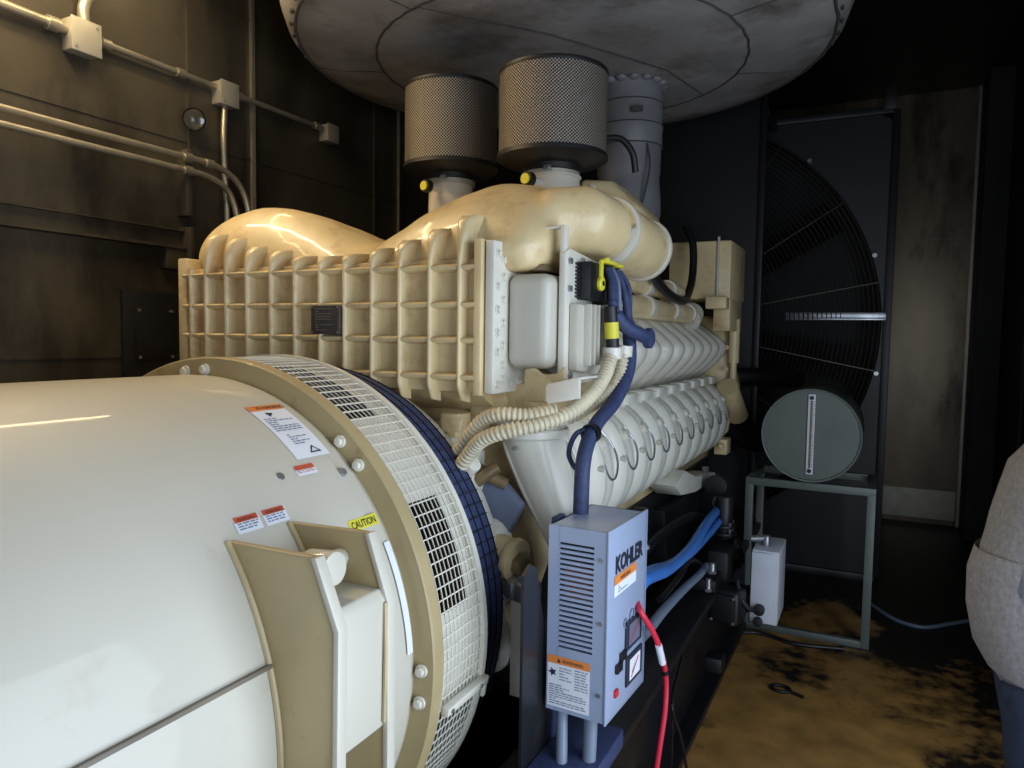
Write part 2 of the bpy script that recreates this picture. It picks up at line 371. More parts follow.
# ------------------------------------------------------------------ generator
GX, GZ, GR = -1.7, .92, .71
g = thing('generator', (GX, .6, GZ-GR), 'big cream barrel generator with orange and white warning labels', 'generator')
AJ = radians(15.7)
def gp(ang, y, r=GR): return (GX+r*cos(ang), y, GZ+r*sin(ang))
# shell: upper jacket (above the joint both sides) and lower jacket
def arc_shell(r0, y0, y1, a0, a1, n, th=.006, rnd=.0):
    return MB().lathe([(r0-th, y0), (r0, y0), (r0, (y0+y1)/2), (r0, y1), (r0-th, y1)], (GX, 0, GZ), 'Y', n, a0, a1)
arc_shell(GR, -.45, 1.40, AJ, pi-AJ, 96).build('upper_jacket', M['cream'], g)
arc_shell(GR, -.45, 1.40, pi-AJ, 2*pi+AJ, 96).build('lower_jacket', M['cream'], g)
for a in (AJ, pi-AJ):
    MB().prism([(GX+(GR-.002)*cos(a-.006), GZ+(GR-.002)*sin(a-.006)), (GX+(GR+.012)*cos(a-.006), GZ+(GR+.012)*sin(a-.006)), (GX+(GR+.012)*cos(a+.006), GZ+(GR+.012)*sin(a+.006)), (GX+(GR-.002)*cos(a+.006), GZ+(GR-.002)*sin(a+.006))], 'Y', -.45, 1.0).build('joint_strip', M['seamgrey'], g, bevel=.002)
# end bell with round shoulder
MB().lathe([(GR-.004, 1.38), (GR-.003, 1.44), (GR-.012, 1.468), (GR-.03, 1.485), (GR-.06, 1.49)], (GX, 0, GZ), 'Y', 128).build('end_shoulder', M['cream'], g)
MB().lathe([(.60, -.45), (.10, -.5), (.0001, -.5)], (GX, 0, GZ), 'Y', 64).build('end_cover', M['cream'], g)
# flange
RF = .758
MB().lathe([(.66, 1.47), (RF-.004, 1.47), (RF, 1.474), (RF, 1.512), (RF-.004, 1.516), (.70, 1.516)], (GX, 0, GZ), 'Y', 160).build('flange_ring', M['gold_edge'], g)
bo0 = None
for a in (98.8, 92.4, 49.8, 43.3, -.3, -6.9, 148, 141, 190, 197, -50, -57):
    c = Vector(gp(radians(a), 1.47, .722))
    if bo0 is None:
        bo0 = MB().cyl((0, 0, 0), (0, -.008, 0), .017, 18).cyl((0, -.008, 0), (0, -.018, 0), .012, 6).build('flange_bolt', M['cream_white'], g, bevel=.0015); bo = bo0
    else: bo = bo0.copy(); COL.objects.link(bo)
    bo.location = c
# ventilated guard: inner cylinder with windows behind a wire mesh
Y0, Y1 = 1.516, 1.72
wins = [(54, 82), (8.5, 32), (96, 124), (148, 176), (196, 224), (-62, -12), (-118, -74)]
ang = 0; segs = []
ivs = sorted([(a % 360, a % 360+(b-a)) for a, b in wins])
prev = ivs[-1][1]-360
m = MB()
for a, b_ in ivs:
    if a > prev: m.lathe([(.735, Y0), (.735, Y1)], (GX, 0, GZ), 'Y', max(4, int((a-prev)/2)), radians(prev), radians(a))
    prev = b_
m.lathe([(.735, Y0+.005), (.735, Y0+.02)], (GX, 0, GZ), 'Y', 120); m.lathe([(.735, Y1-.045), (.735, Y1)], (GX, 0, GZ), 'Y', 120)
m.build('guard_drum', M['cream_white'], g)
MB().lathe([(.62, Y0), (.62, Y1)], (GX, 0, GZ), 'Y', 96).build('dark_core', M['dark'], g)
m = MB()
for i in range(11):
    y = Y0+.006+(Y1-Y0-.012)*i/10
    m.lathe([(.751, y-.0011), (.7535, y-.0011), (.7535, y+.0011), (.751, y+.0011), (.751, y-.0011)], (GX, 0, GZ), 'Y', 150)
nb = 150
for i in range(nb):
    a = 2*pi*i/nb; da = .0018/.75
    r0, r1 = .7535, .7562
    vs = []
    for yy in (Y0, Y1):
        for rr, aa in ((r0, a-da), (r1, a-da), (r1, a+da), (r0, a+da)): vs.append(gp(aa, yy, rr))
    m.add(vs, [(0,1,2,3), (4,7,6,5), (0,4,5,1), (1,5,6,2), (2,6,7,3), (3,7,4,0)])
m.build('mesh_guard', M['cream_white'], g, smooth=0)
MB().lathe([(.735, Y1-.004), (RF+.004, Y1-.004), (RF+.004, Y1+.016), (.735, Y1+.016), (.735, Y1-.004)], (GX, 0, GZ), 'Y', 140).build('guard_rim', M['cream_white'], g)
# clasp on the guard
Mt = Matrix.Translation(gp(radians(-9.5), 1.62, .765)) @ Matrix.Rotation(radians(9.5), 4, 'Y')
cl = MB().box((-.008, -.10, -.012), (.014, .115, .012), Mt).box((.0, .10, -.05), (.012, .115, .0), Mt).build('guard_clasp', M['cream_white'], g, bevel=.003)
MB().cyl(Mt @ Vector((.012, -.08, 0)), Mt @ Vector((.018, -.08, 0)), .006, 8).cyl(Mt @ Vector((.012, .07, 0)), Mt @ Vector((.018, .07, 0)), .006, 8).build('clasp_rivet', M['steel'], cl)
# lower perforated plate below clasp
m = MB().lathe([(.745, Y0), (.745, Y1)], (GX, 0, GZ), 'Y', 40, radians(-70), radians(-12)).build('lower_screen', M['black'], g)
# lifting bracket
def bracket_plate(y, pts, nm):
    e = MB().prism(pts, 'Y', y-.009, y+.009).build('lifting_plate', M['gold_edge'], g, bevel=.003)  # warm shade on the plate faces is put into this darker cream
def rootpts(z0, z1, n=8): return [(GX+((GR-.01)**2-(z0+(z1-z0)*k/n-GZ)**2)**.5, z0+(z1-z0)*k/n) for k in range(n+1)]
YA, YBk = 1.012, 1.180
for yy, tip in ((YA, [(-.915, 1.340), (-.903, 1.330), (-.853, 1.212), (-.862, .60)]), (YBk, [(-.925, 1.345), (-.913, 1.335), (-.868, 1.209), (-.868, .60)])):
    bracket_plate(yy, rootpts(.60, 1.338)+tip, 0)
    t0, t1, t2 = tip[1], tip[2], tip[3]
    MB().prism([(t0[0]-.008, t0[1]+.008), (t0[0]+.004, t0[1]+.010), (t1[0]+.008, t1[1]), (t2[0]+.008, .60), (t2[0]-.004, .60), (t1[0]-.004, t1[1]-.003)], 'Y', yy-.013, yy+.013).build('plate_edge', M['cream'], g, bevel=.002)
MB().prism([(-1.0, 1.235), (-.882, 1.235), (-.868, 1.215), (-.872, .95), (-.97, .88), (-1.0, .90)], 'Y', YA+.009, YBk-.009).build('cross_plate', M['cream'], g, bevel=.004)
MB().cyl((-.985, 1.075, 1.292), (-.915, 1.075, 1.297), .034, 28).cyl((-.98, YA+.009, 1.285), (-.98, YBk-.009, 1.285), .02, 12).build('lifting_pin', M['cream'], g, bevel=.006)
for yy in (YA-.012, YBk-.012):
    MB().tube([gp(radians(36-2.5*k), yy, GR+.003) for k in range(26)], .007, 8).build('weld_bead', M['gold_edge'], g)
MB().tube([(-.866, YBk-.014, 1.21), (-.864, YBk-.014, 1.1), (-.868, YBk-.014, .96)], .005, 6).build('weld_bead', M['gold_edge'], g)
# plugged hole
MB().cyl(gp(radians(45.2), 1.22, GR-.002), gp(radians(45.2), 1.22, GR+.003), .010, 14).build('plug', M['steel'], g)
MB().cyl(gp(radians(43), 1.41, GR-.01), gp(radians(43), 1.41, GR+.006), .012, 6).build('plug', M['steel'], g)

# labels ------------------------------------------------------------------
def text_mesh(body, size, mapf, m, parent, name='lettering', bold=0.0, align='LEFT', sx=1.0):
    cu = bpy.data.curves.new('t', 'FONT'); cu.body = body; cu.size = size; cu.offset = bold*size; cu.align_x = align; cu.resolution_u = 2
    o = bpy.data.objects.new('t', cu); COL.objects.link(o)
    me = bpy.data.meshes.new_from_object(o.evaluated_get(bpy.context.evaluated_depsgraph_get()))
    bpy.data.objects.remove(o)
    mb = MB(); mb.v = [tuple(mapf(v.co.x*sx, v.co.y)) for v in me.vertices]; mb.f = [tuple(p.vertices) for p in me.polygons]
    bpy.data.meshes.remove(me)
    return mb.build(name, m, parent, smooth=0)
def patch(mapf, x0, y0, x1, y1, m, parent, name, n=1, off=0.0):
    mb = MB()
    for j in range(n+1):
        v = y0+(y1-y0)*j/n
        mb.v += [tuple(mapf(x0, v, off)), tuple(mapf(x1, v, off))]
    mb.f = [(2*j, 2*j+1, 2*j+3, 2*j+2) for j in range(n)]
    return mb.build(name, m, parent)
def drum_map(y0, ang0, ax=0.0):
    # u runs along +Y (to the right seen from the camera), v runs up the drum
    def f(u, v, off=0): return gp(ang0+v/GR, y0+u, GR+.0015+off)
    return f
def lines(mapf, rows, m, parent, off=.001, h=.0035):
    mb = MB()
    for (x0, x1, y) in rows:
        n = len(mb.v); mb.v += [tuple(mapf(x0, y, off)), tuple(mapf(x1, y, off)), tuple(mapf(x1, y+h, off)), tuple(mapf(x0, y+h, off))]; mb.f.append((n, n+1, n+2, n+3))
    return mb.build('print', m, parent)
def rtext(x0, x1, y0, y1, dy, seed=1):
    r = random.Random(seed); out = []; y = y1
    while y > y0:
        x = x0
        while x < x1-.004:
            w = r.uniform(.006, .018); out.append((x, min(x+w, x1), y)); x += w+.003
            if r.random() < .12: break
        y -= dy
    return out
f = drum_map(1.30, radians(48))
lb = patch(f, 0, 0, .115, .205, M['white'], g, 'warning_label', 12)
patch(f, 0, .185, .115, .208, M['orange'], lb, 'orange_header', 2, .0006)
text_mesh('WARNING', .02, lambda u, v: f(u+.024, v+.190, .0012), M['ink'], lb, bold=.01)
lines(f, rtext(.012, .10, .09, .145, .008, 3)+rtext(.03, .09, .045, .078, .008, 4), M['inkgrey'], lb)
mk = MB(); c = [f(.045+.012*cos(t*pi/3+.3)*(.5 if t % 2 else 1.2), .166+.010*sin(t*pi/3+.3)*(.6 if t % 2 else 1.1), .0012) for t in range(6)]; mk.v = [tuple(p) for p in c]; mk.f = [tuple(range(6))]; mk.build('pictogram', M['ink'], lb)
mk = MB(); mk.v = [tuple(f(x, y, .0012)) for x, y in ((.055,.012),(.095,.012),(.075,.036),(.062,.016),(.088,.016),(.075,.030))]; mk.f = [(0,1,4,3),(1,2,5,4),(2,0,3,5)]; mk.build('pictogram', M['ink'], lb)
f2 = drum_map(1.27, radians(44.3)); lb = patch(f2, 0, 0, .065, .03, M['white'], g, 'small_label', 2)
patch(f2, .001, .016, .064, .029, M['redlab'], lb, 'red_header', 1, .0006); lines(f2, rtext(.004, .06, .002, .012, .005, 9), M['redlab'], lb, h=.002)
f3 = drum_map(1.035, radians(36.6))
for k, u0 in enumerate((0, .076)):
    lb = patch(f3, u0, 0, u0+.066, .038, M['white'], g, 'warning_label', 3)
    patch(f3, u0+.002, .024, u0+.064, .037, M['redlab'], lb, 'red_header', 1, .0006)
    text_mesh('WARNING', .010, lambda u, v, u0=u0: f3(u0+.010+u, .026+v, .0012), M['ink'], lb)
    lines(f3, rtext(u0+.006, u0+.06, .003, .019, .006, 11+k), M['inkgrey'], lb, h=.003)
f4 = drum_map(1.335, radians(30.6))
lb = patch(f4, 0, 0, .105, .028, M['yellow'], g, 'caution_label', 2)
text_mesh('CAUTION', .025, lambda u, v: f4(.006+u, .005+v, .001), M['ink'], lb, bold=.015, sx=.8)
f5 = drum_map(1.425, radians(4)); patch(f5, 0, 0, .022, .28, M['white'], g, 'side_label', 10)

# dark mesh guard and flywheel housing between generator and engine
fg = thing('flywheel_guard', (GX, 1.8, .2), 'black wire mesh ring tinted with daylight blue between the generator and the engine', 'guard')
MB().lathe([(.70, 1.742), (.722, 1.746), (.722, 1.905), (.70, 1.912)], (GX, 0, GZ), 'Y', 120).build('screen', M['navy'], fg)  # black screen; the blue cast of daylight is put into its colour
m = MB()
for i in range(5):
    y = 1.755+.036*i
    m.lathe([(.722, y-.001), (.7255, y-.001), (.7255, y+.001), (.722, y+.001)], (GX, 0, GZ), 'Y', 120)
for i in range(120):
    a = 2*pi*i/120
    m.add([gp(a-.0022, 1.745, .7265), gp(a+.0022, 1.745, .7265), gp(a+.0022, 1.905, .7265), gp(a-.0022, 1.905, .7265)], [(0,1,2,3)])
m.build('wire_mesh', M['black'], fg, smooth=0)

# ------------------------------------------------------------------ engine
e = thing('engine', (-1.7, 3.3, .54), 'large cream diesel engine with a row of ribbed cylinder covers', 'engine')
# crankcase
MB().prism([(-2.3, .62), (-1.1, .62), (-.98, .98), (-1.06, 1.35), (-1.25, 1.62), (-2.15, 1.62), (-2.34, 1.35), (-2.42, .98)], 'Y', 2.15, 4.9).build('crankcase', M['cream_cast'], e, bevel=.02)
MB().prism([(-2.3, .5), (-1.1, .5), (-.98, .75), (-.96, .98), (-2.44, .98), (-2.42, .75)], 'Y', 2.25, 4.85).build('oil_pan', M['dark'], e, bevel=.02)
# flywheel housing
MB().lathe([(.60, 1.912), (.70, 1.916), (.71, 1.925), (.70, 1.97), (.665, 2.03), (.60, 2.07), (.56, 2.16)], (GX, 0, GZ), 'Y', 64).build('flywheel_housing', M['cream_white'], e)
for a, r_ in ((16, .075), (3, .07), (-14, .09), (34, .06)):
    c = gp(radians(a), 2.0, .645)
    MB().sphere(c, r_, 16, 10, (1, 1.1, 1)).build('housing_boss', M['cream_white'], e)
# the intercooler / air box
ZT, ZB, YG = 1.985, 1.615, 1.962
m = MB().box((-2.40, YG, 1.57), (-1.10, 2.75, 1.99))
m.prism([(YG+.0, 1.60), (2.0, 1.57), (2.12, 1.50), (2.75, 1.47), (2.75, 1.60)], 'X', -2.30, -1.12)
ab = m.build('air_box', M['cream_cast'], e, bevel=.012)
xs = [-2.346, -2.265, -2.16, -2.054, -1.937, -1.825, -1.711, -1.605, -1.491, -1.38, -1.265, -1.156]
tops = [0, 2.122, 2.103, 2.068, 2.048, 2.024, 2.020, 2.022, 2.038, 2.062, 2.092, 2.128]
m = MB()
for x, zt in zip(xs, tops):
    # tapered rib: broad root, narrow rounded nose
    def sect(z): return [(x-.016, YG+.01, z), (x-.008, YG-.034, z), (x-.003, YG-.041, z), (x+.003, YG-.041, z), (x+.008, YG-.034, z), (x+.016, YG+.01, z)]
    zb = 1.575 if x > -1.9 else 1.60
    v = sect(zb+.02)+sect(ZT); 
    v0 = [(x-.018, YG+.01, zb-.035), (x-.007, YG-.01, zb-.03), (x-.003, YG-.018, zb-.028), (x+.003, YG-.018, zb-.028), (x+.007, YG-.01, zb-.03), (x+.018, YG+.01, zb-.035)]
    def ring(vs, fs=None): pass
    rows = [v0, sect(zb+.02), sect(ZT)]
    if zt:
        zq = ZT+(zt-ZT)*.45; h_ = min(1, (zt-ZT)/.09)
        rows += [[(x-.024, YG+.09, zq), (x-.014, YG-.028, zq), (x-.006, YG-.034, zq), (x+.006, YG-.034, zq), (x+.014, YG-.028, zq), (x+.024, YG+.09, zq)],
                 [(x-.028, YG+.07, zt-.012*h_), (x-.020, YG-.014, zt-.026*h_), (x-.010, YG-.022, zt-.028*h_), (x+.010, YG-.022, zt-.028*h_), (x+.020, YG-.014, zt-.026*h_), (x+.028, YG+.07, zt-.012*h_)],
                 [(x-.026, YG+.07, zt+.004), (x-.018, YG+.010, zt-.004*h_), (x-.008, YG+.004, zt-.006*h_), (x+.008, YG+.004, zt-.006*h_), (x+.018, YG+.010, zt-.004*h_), (x+.026, YG+.07, zt+.004)]]
    vs = [p for r_ in rows for p in r_]; fs = []
    for j in range(len(rows)-1):
        for k in range(5): fs.append((j*6+k, j*6+k+1, (j+1)*6+k+1, (j+1)*6+k))
        fs.append((j*6+5, j*6, (j+1)*6, (j+1)*6+5))
    fs += [tuple(range(6))[::-1], tuple(range(len(rows)*6-6, len(rows)*6))]
    m.add(vs, fs)
for z in (1.962, 1.847, 1.737, 1.622):
    m.prism([(YG+.01, z-.018), (YG-.030, z-.010), (YG-.037, z-.005), (YG-.037, z+.003), (YG-.030, z+.007), (YG+.01, z+.015)], 'X', -2.39, -1.10)
m.build('rib_grid', M['cream_cast'], e, smooth=60, bevel=.0)
m = MB().box((-2.42, 1.93, 1.585), (-2.375, 2.72, 2.03)).build('left_flange', M['cream_cast'], e, bevel=.006)
bz = None
for z in [1.62+.042*i for i in range(10)]:
    if bz is None: bz = MB().cyl((0,0,0), (-.012,0,0), .009, 6).build('flange_bolt', M['cream_cast'], e); b2 = bz
    else: b2 = bz.copy(); COL.objects.link(b2)
    b2.location = (-2.42, 1.955, z)
MB().box((-1.105, 1.925, 1.565), (-1.078, 2.62, 2.045)).build('right_flange', M['cream_cast'], e, bevel=.005)
MB().box((-1.072, 1.94, 1.572), (-1.042, 2.60, 2.04)).build('flange_plate', M['cream_white'], e, bevel=.005)
bz = None
fb = [(1.965, z) for z in (1.60, 1.70, 1.76, 1.83, 1.90, 2.0)]+[(2.0, z) for z in (1.615, 1.66, 1.72, 1.79, 1.86, 1.93, 1.985)]+[(y, 2.015) for y in (2.04, 2.12, 2.2, 2.28, 2.36)]+[(y, 1.60) for y in (2.05, 2.12)]
for y, z in fb:
    if bz is None: bz = MB().cyl((0,0,0), (.010,0,0), .011, 6).cyl((0,0,0), (.003,0,0), .015, 14).build('flange_bolt', M['cream_white'], e); b2 = bz
    else: b2 = bz.copy(); COL.objects.link(b2)
    b2.location = (-1.042, y, z)
MB().box((-1.042, 2.02, 1.650), (-.892, 2.50, 1.945)).build('side_cover', M['cream'], e, bevel=.035, seg=4)
MB().box((-1.04, 2.06, 1.955), (-.93, 2.45, 1.975)).build('cover_ledge', M['brass'], e, bevel=.004)
# engine nameplate
np_ = MB().box((-1.735, YG-.052, 1.748), (-1.612, YG-.036, 1.845)).build('nameplate', M['plate'], e, bevel=.003)
np_['label'] = 'dark etched metal nameplate'
def npm(u, v, off=0): return (-1.718+u, YG-.0525-off, 1.753+v)
lines(npm, rtext(.004, .078, .006, .08, .009, 5), M['platetext'], np_, h=.003)
for x in (-1.729, -1.618):
    for z in (1.754, 1.839): MB().cyl((x, YG-.052, z), (x, YG-.056, z), .004, 8).build('rivet', M['steel'], np_)
# intake manifold lobes (one saddle shaped casting)
crest = [(-2.46, 2.12), (-2.40, 2.19), (-2.30, 2.232), (-2.2, 2.25), (-2.1, 2.243), (-2.0, 2.22), (-1.9, 2.185), (-1.8, 2.142), (-1.7, 2.098), (-1.62, 2.09), (-1.53, 2.145), (-1.42, 2.215), (-1.3, 2.27), (-1.2, 2.30), (-1.1, 2.285), (-1.0, 2.255), (-.93, 2.20), (-.90, 2.13)]
cy = [(-2.5, 2.17), (-1.9, 2.2), (-1.5, 2.28), (-1.2, 2.40), (-.9, 2.42)]
front = [(-2.46, 2.13), (-2.2, 2.10), (-1.9, 2.03), (-1.7, 2.01), (-1.5, 2.03), (-1.2, 2.10), (-.9, 2.12)]
m = MB(); nx = 60; prof_n = 0
for i in range(nx+1):
    x = -2.46+(1.56)*i/nx
    zc, yc, zf = lerp_tab(crest, x), lerp_tab(cy, x), lerp_tab(front, x)
    zf = min(zf, zc-.02)
    pr = [(2.02, 1.95)]
    for k in range(13):
        t = k/12*pi/2
        pr.append((1.985+(yc-1.985)*(1-cos(t))**.85, zf-.10+(zc-zf+.10)*sin(t)**.9))
    for k in range(1, 10):
        t = k/9*pi/2
        pr.append((yc+.5*sin(t), 1.98+(zc-1.98)*cos(t)**.8))
    prof_n = len(pr)
    edge = min(i, nx-i)/4.0
    s_ = 1 if edge >= 1 else (1-(1-edge)**2)**.5*.75+.25
    cyy, czz = 2.25, 2.08
    for y, z in pr: m.v.append((x, cyy+(y-cyy)*s_, czz+(z-czz)*s_))
for i in range(nx):
    for k in range(prof_n-1): m.f.append((i*prof_n+k, i*prof_n+k+1, (i+1)*prof_n+k+1, (i+1)*prof_n+k))
    m.f.append((i*prof_n, (i+1)*prof_n, (i+2)*prof_n-1, (i+1)*prof_n-1))
m.f += [tuple(range(prof_n)), tuple(range(nx*prof_n, (nx+1)*prof_n))]
m.sphere((-.99, 2.36, 2.12), .135, 24, 14)
m.tube([(-1.0, 2.0+.18, 2.145), (-.885, 2.26, 2.138), (-.868, 2.44, 2.124)], [.09, .112, .112], 32)
im = m.build('intake_manifold', M['cream_cast'], e, smooth=180)
md = im.modifiers.new('blend', 'REMESH'); md.mode = 'VOXEL'; md.voxel_size = .012; md.use_smooth_shade = True
md = im.modifiers.new('soften', 'SMOOTH'); md.factor = .6; md.iterations = 24
# rear half of the manifold that carries the two filter necks
MB().sphere((-1.28, 2.72, 2.16), .26, 28, 14, (.9, 1.15, .55)).build('rear_manifold', M['cream_cast'], e)
MB().sphere((-1.88, 2.95, 2.10), .26, 28, 14, (.8, 1.1, .55)).sphere((-2.15, 2.7, 2.06), .2, 20, 12, (1.2, 1, .7)).build('rear_manifold', M['cream_cast'], e)
def neck(x, y, z0, z1, r):
    n_ = MB().lathe([(r*1.35, z0-.03), (r*1.08, z0+.04), (r, z0+.10), (r*.98, z1-.01), (r*1.04, z1-.006), (r*1.04, z1)], (x, y, 0), 'Z', 32).build('filter_neck', M['cream'], e)
    s_ = MB().cyl((x-.3*r+.04, y-.8*r, z1-.045), (x-.55*r+.04, y-1.55*r, z1-.04), .016, 12).build('sensor_stub', M['cream'], n_)
    MB().cyl((x-.55*r+.04, y-1.5*r, z1-.04), (x-.62*r+.04, y-1.75*r, z1-.04), .030, 16).build('sensor_body', M['black'], n_)
    MB().cyl((x-.62*r+.04, y-1.74*r, z1-.04), (x-.64*r+.04, y-1.82*r, z1-.04), .021, 16).build('yellow_cap', M['yellow'], n_)
neck(-1.262, 2.87, 2.20, 2.425, .115)
neck(-1.882, 3.05, 2.22, 2.482, .108)
# turbo crossover tube
tx, tz = -.865, 2.115
tA, tB = Vector((-.875, 2.30, 2.135)), Vector((-.845, 2.82, 2.095))
def tp(t): return tA+(tB-tA)*t
MB().tube([tp(.27), tp(.3), tp(.97), tp(1), tp(1.01)], [.112, .116, .116, .112, .09], 36).build('crossover_tube', M['cream_cast'], e)
for t in (.30, .97): MB().tube([tp(t-.03), tp(t-.022), tp(t), tp(t+.022), tp(t+.03)], [.114, .121, .124, .121, .114], 36).build('tube_rim', M['cream'], e)
# turbo housing behind
to = MB().prism([(-1.20, 2.445), (-1.05, 2.425), (-.92, 2.30), (-.865, 2.215), (-.90, 2.10), (-1.22, 2.10)], 'Y', 3.0, 3.3).build('turbo_housing', M['cream_cast'], e, bevel=.03, seg=3)
MB().cyl((-.90, 2.97, 2.20), (-.865, 3.08, 2.215), .035, 10).box((-.93, 2.98, 2.21), (-.87, 3.06, 2.235)).build('turbo_clamp', M['cream_cast'], to, bevel=.006)
for p in ((-1.13, 3.0, 2.40), (-1.0, 3.0, 2.33)): MB().cyl(p, (p[0], p[1]-.014, p[2]), .011, 6).build('bolt', M['cream'], to)
# coolant pipes above the covers
for z, xx in ((2.0, -1.0), (1.895, -.985)):
    p = MB().cyl((xx, 2.55, z), (xx, 4.35 if z < 1.95 else 4.0, z), .046, 18).build('coolant_pipe', M['cream_cast'], e)
    for y in (2.9, 3.35, 3.8, 4.2):
        if z > 1.95 and y > 4: continue
        MB().lathe([(.046, y-.03), (.056, y-.028), (.056, y+.028), (.046, y+.03)], (xx, 0, z), 'Y', 18).build('pipe_collar', M['cream'], p)
MB().box((-1.04, 2.5, 1.84), (-.95, 4.3, 1.86)).build('pipe_bracket', M['cream_cast'], e)
MB().cyl((-.985, 4.22, 1.86), (-.985, 4.30, 1.90), .07, 18).build('thermostat_cap', M['cream'], e)
# black hose on the pipes
MB().tube(smoothpath([(-.93, 2.95, 2.10), (-.92, 3.15, 2.05), (-.92, 3.5, 1.97), (-.93, 3.8, 1.95), (-.95, 4.0, 1.97), (-.97, 4.22, 2.1), (-.99, 4.3, 2.3), (-1.05, 4.36, 2.42)], 8), .022, 12).build('black_hose', M['rubber'], e)
# upper ridged covers (chevron profile), one mesh per cover
NU = 10
c0 = None
prof = [(-1.16, 1.88), (-1.05, 1.855), (-.95, 1.79), (-.885, 1.735), (-.868, 1.70), (-.882, 1.655), (-.94, 1.585), (-1.02, 1.52), (-1.08, 1.48)]
MB().prism([(-1.30, 1.84)]+[(x-.07, z-.0) for x, z in prof]+[(-1.30, 1.45)], 'Y', 2.50, 4.86).build('cover_body', M['cream'], e, bevel=.01)
def ridge(y):
    mb = MB(); pts = [(x, z) for x, z in prof]
    for s_ in range(len(pts)): pass
    rows = []
    offs = [(-.095, -.080), (-.062, -.060), (-.046, -.006), (-.030, .008), (.0, .012), (.030, .008), (.046, -.006), (.062, -.060), (.095, -.080)]
    sm = smoothpath([(x, 0, z) for x, z in pts], 3)
    for p in sm:
        d = Vector((p.x+1.35, 0, p.z-1.69)); d.normalize()
        rows.append([(p.x+d.x*o_[1], y+o_[0], p.z+d.z*o_[1]) for o_ in offs])
    n = len(offs)
    mb.v = [q for r_ in rows for q in r_]
    for j in range(len(rows)-1):
        for k in range(n-1): mb.f.append((j*n+k, j*n+k+1, (j+1)*n+k+1, (j+1)*n+k))
    return mb
PU = .222
for i in range(NU):
    if c0 is None: c0 = ridge(2.72).build('ridged_cover', M['cream'], e, smooth=60); c = c0
    else: c = c0.copy(); COL.objects.link(c); c.location = (c0.location.x, c0.location.y+i*PU, c0.location.z)
# castellated strip between the rows
m = MB().box((-1.04, 2.35, 1.44), (-.93, 4.8, 1.50))
for i in range(10): m.box((-.99, 2.40+i*.245, 1.47), (-.915, 2.40+i*.245+.14, 1.515))
m.build('clamp_strip', M['cream_white'], e, bevel=.006)
# lower cylinder heads: bulging barrels with a wire loop each
PH = .245
def head(y):
    mb = MB(); path = [(-1.06, 1.47), (-.96, 1.475), (-.885, 1.43), (-.84, 1.35), (-.825, 1.26), (-.84, 1.17), (-.885, 1.095), (-.97, 1.04), (-1.04, 1.02)]
    sm = smoothpath([(x, 0, z) for x, z in path], 3); n = 10; rows = []
    for j, p in enumerate(sm):
        t = j/(len(sm)-1); w = .118*(.82+.18*sin(pi*t)); k_ = .055*sin(pi*min(1, t*1.05))
        d = Vector((p.x+1.2, 0, p.z-1.25)).normalized()
        row = []
        for a in range(n+1):
            u = -1+2*a/n
            hgt = -(u*u)**1.4*.06 + (.012 if abs(abs(u)-.45) < .12 else 0)
            yy = y+u*w+(.05*(t-.5))
            row.append((p.x+d.x*hgt, yy, p.z+d.z*hgt))
        rows.append(row)
    mb.v = [q for r_ in rows for q in r_]; n1 = n+1
    for j in range(len(rows)-1):
        for k in range(n): mb.f.append((j*n1+k, j*n1+k+1, (j+1)*n1+k+1, (j+1)*n1+k))
    return mb
h0 = w0 = None
MB().prism([(-1.06, 1.44), (-.92, 1.42), (-.875, 1.33), (-.865, 1.22), (-.90, 1.12), (-1.0, 1.05), (-1.06, 1.05)], 'Y', 2.28, 4.72).build('head_deck', M['cream_white'], e, bevel=.01)
for i in range(10):
    y = 2.40+i*PH
    if h0 is None:
        h0 = head(y).build('cylinder_head', M['cream_white'], e, smooth=80)
        loop = []
        for k in range(25):
            a = 2*pi*k/24; u, v = .078*cos(a), .10*sin(a)
            zz = 1.345+v; xx = -.822-.9*(zz-1.28)**2*(4.6 if zz > 1.28 else 2)
            loop.append((xx+.004-abs(u)**2*2.2, y+.05+u, zz))
        w0 = MB().tube(loop, .0045, 8, cap=False).build('wire_loop', M['steel'], h0)
        p0 = MB().cyl((-.87, y+.02, 1.37), (-.838, y+.02, 1.385), .030, 14, r2=.02).build('plug_cap', M['cream'], h0)
        k0 = MB().cyl((-.855, y-.06, 1.30), (-.82, y-.06, 1.30), .012, 6).build('bolt', M['cream'], h0)
    else:
        h = h0.copy(); COL.objects.link(h); h.location.y += i*PH
        for q in (w0, p0, k0): c = q.copy(); COL.objects.link(c); c.parent = h
# end gear case & fittings
MB().prism([(-2.2, 1.0), (-.98, 1.0), (-.85, 1.15), (-.80, 1.45), (-.84, 1.60), (-.84, 1.84), (-1.0, 1.9), (-2.3, 1.9)], 'Y', 4.82, 4.98).build('gear_case', M['cream_cast'], e, bevel=.015)
MB().cyl((-.82, 4.78, 1.88), (-.82, 4.78, 1.60), .035, 12).cyl((-.82, 4.78, 1.50), (-.82, 4.78, 1.88), .022, 12).cyl((-.84, 4.7, 1.45), (-.80, 4.9, 1.25), .07, 14).build('oil_line', M['cream_cast'], e)
MB().box((-.90, 4.66, 1.02), (-.82, 4.80, 1.12)).cyl((-.85, 4.6, 1.08), (-.85, 4.66, 1.08), .02, 6).build('pad', M['cream_cast'], e, bevel=.008)
for z in (1.10, 1.2, 1.32, 1.42, 1.56, 1.70): MB().cyl((-.86, 4.80, z), (-.86, 4.76, z), .016, 6).build('bolt', M['cream_cast'], e)
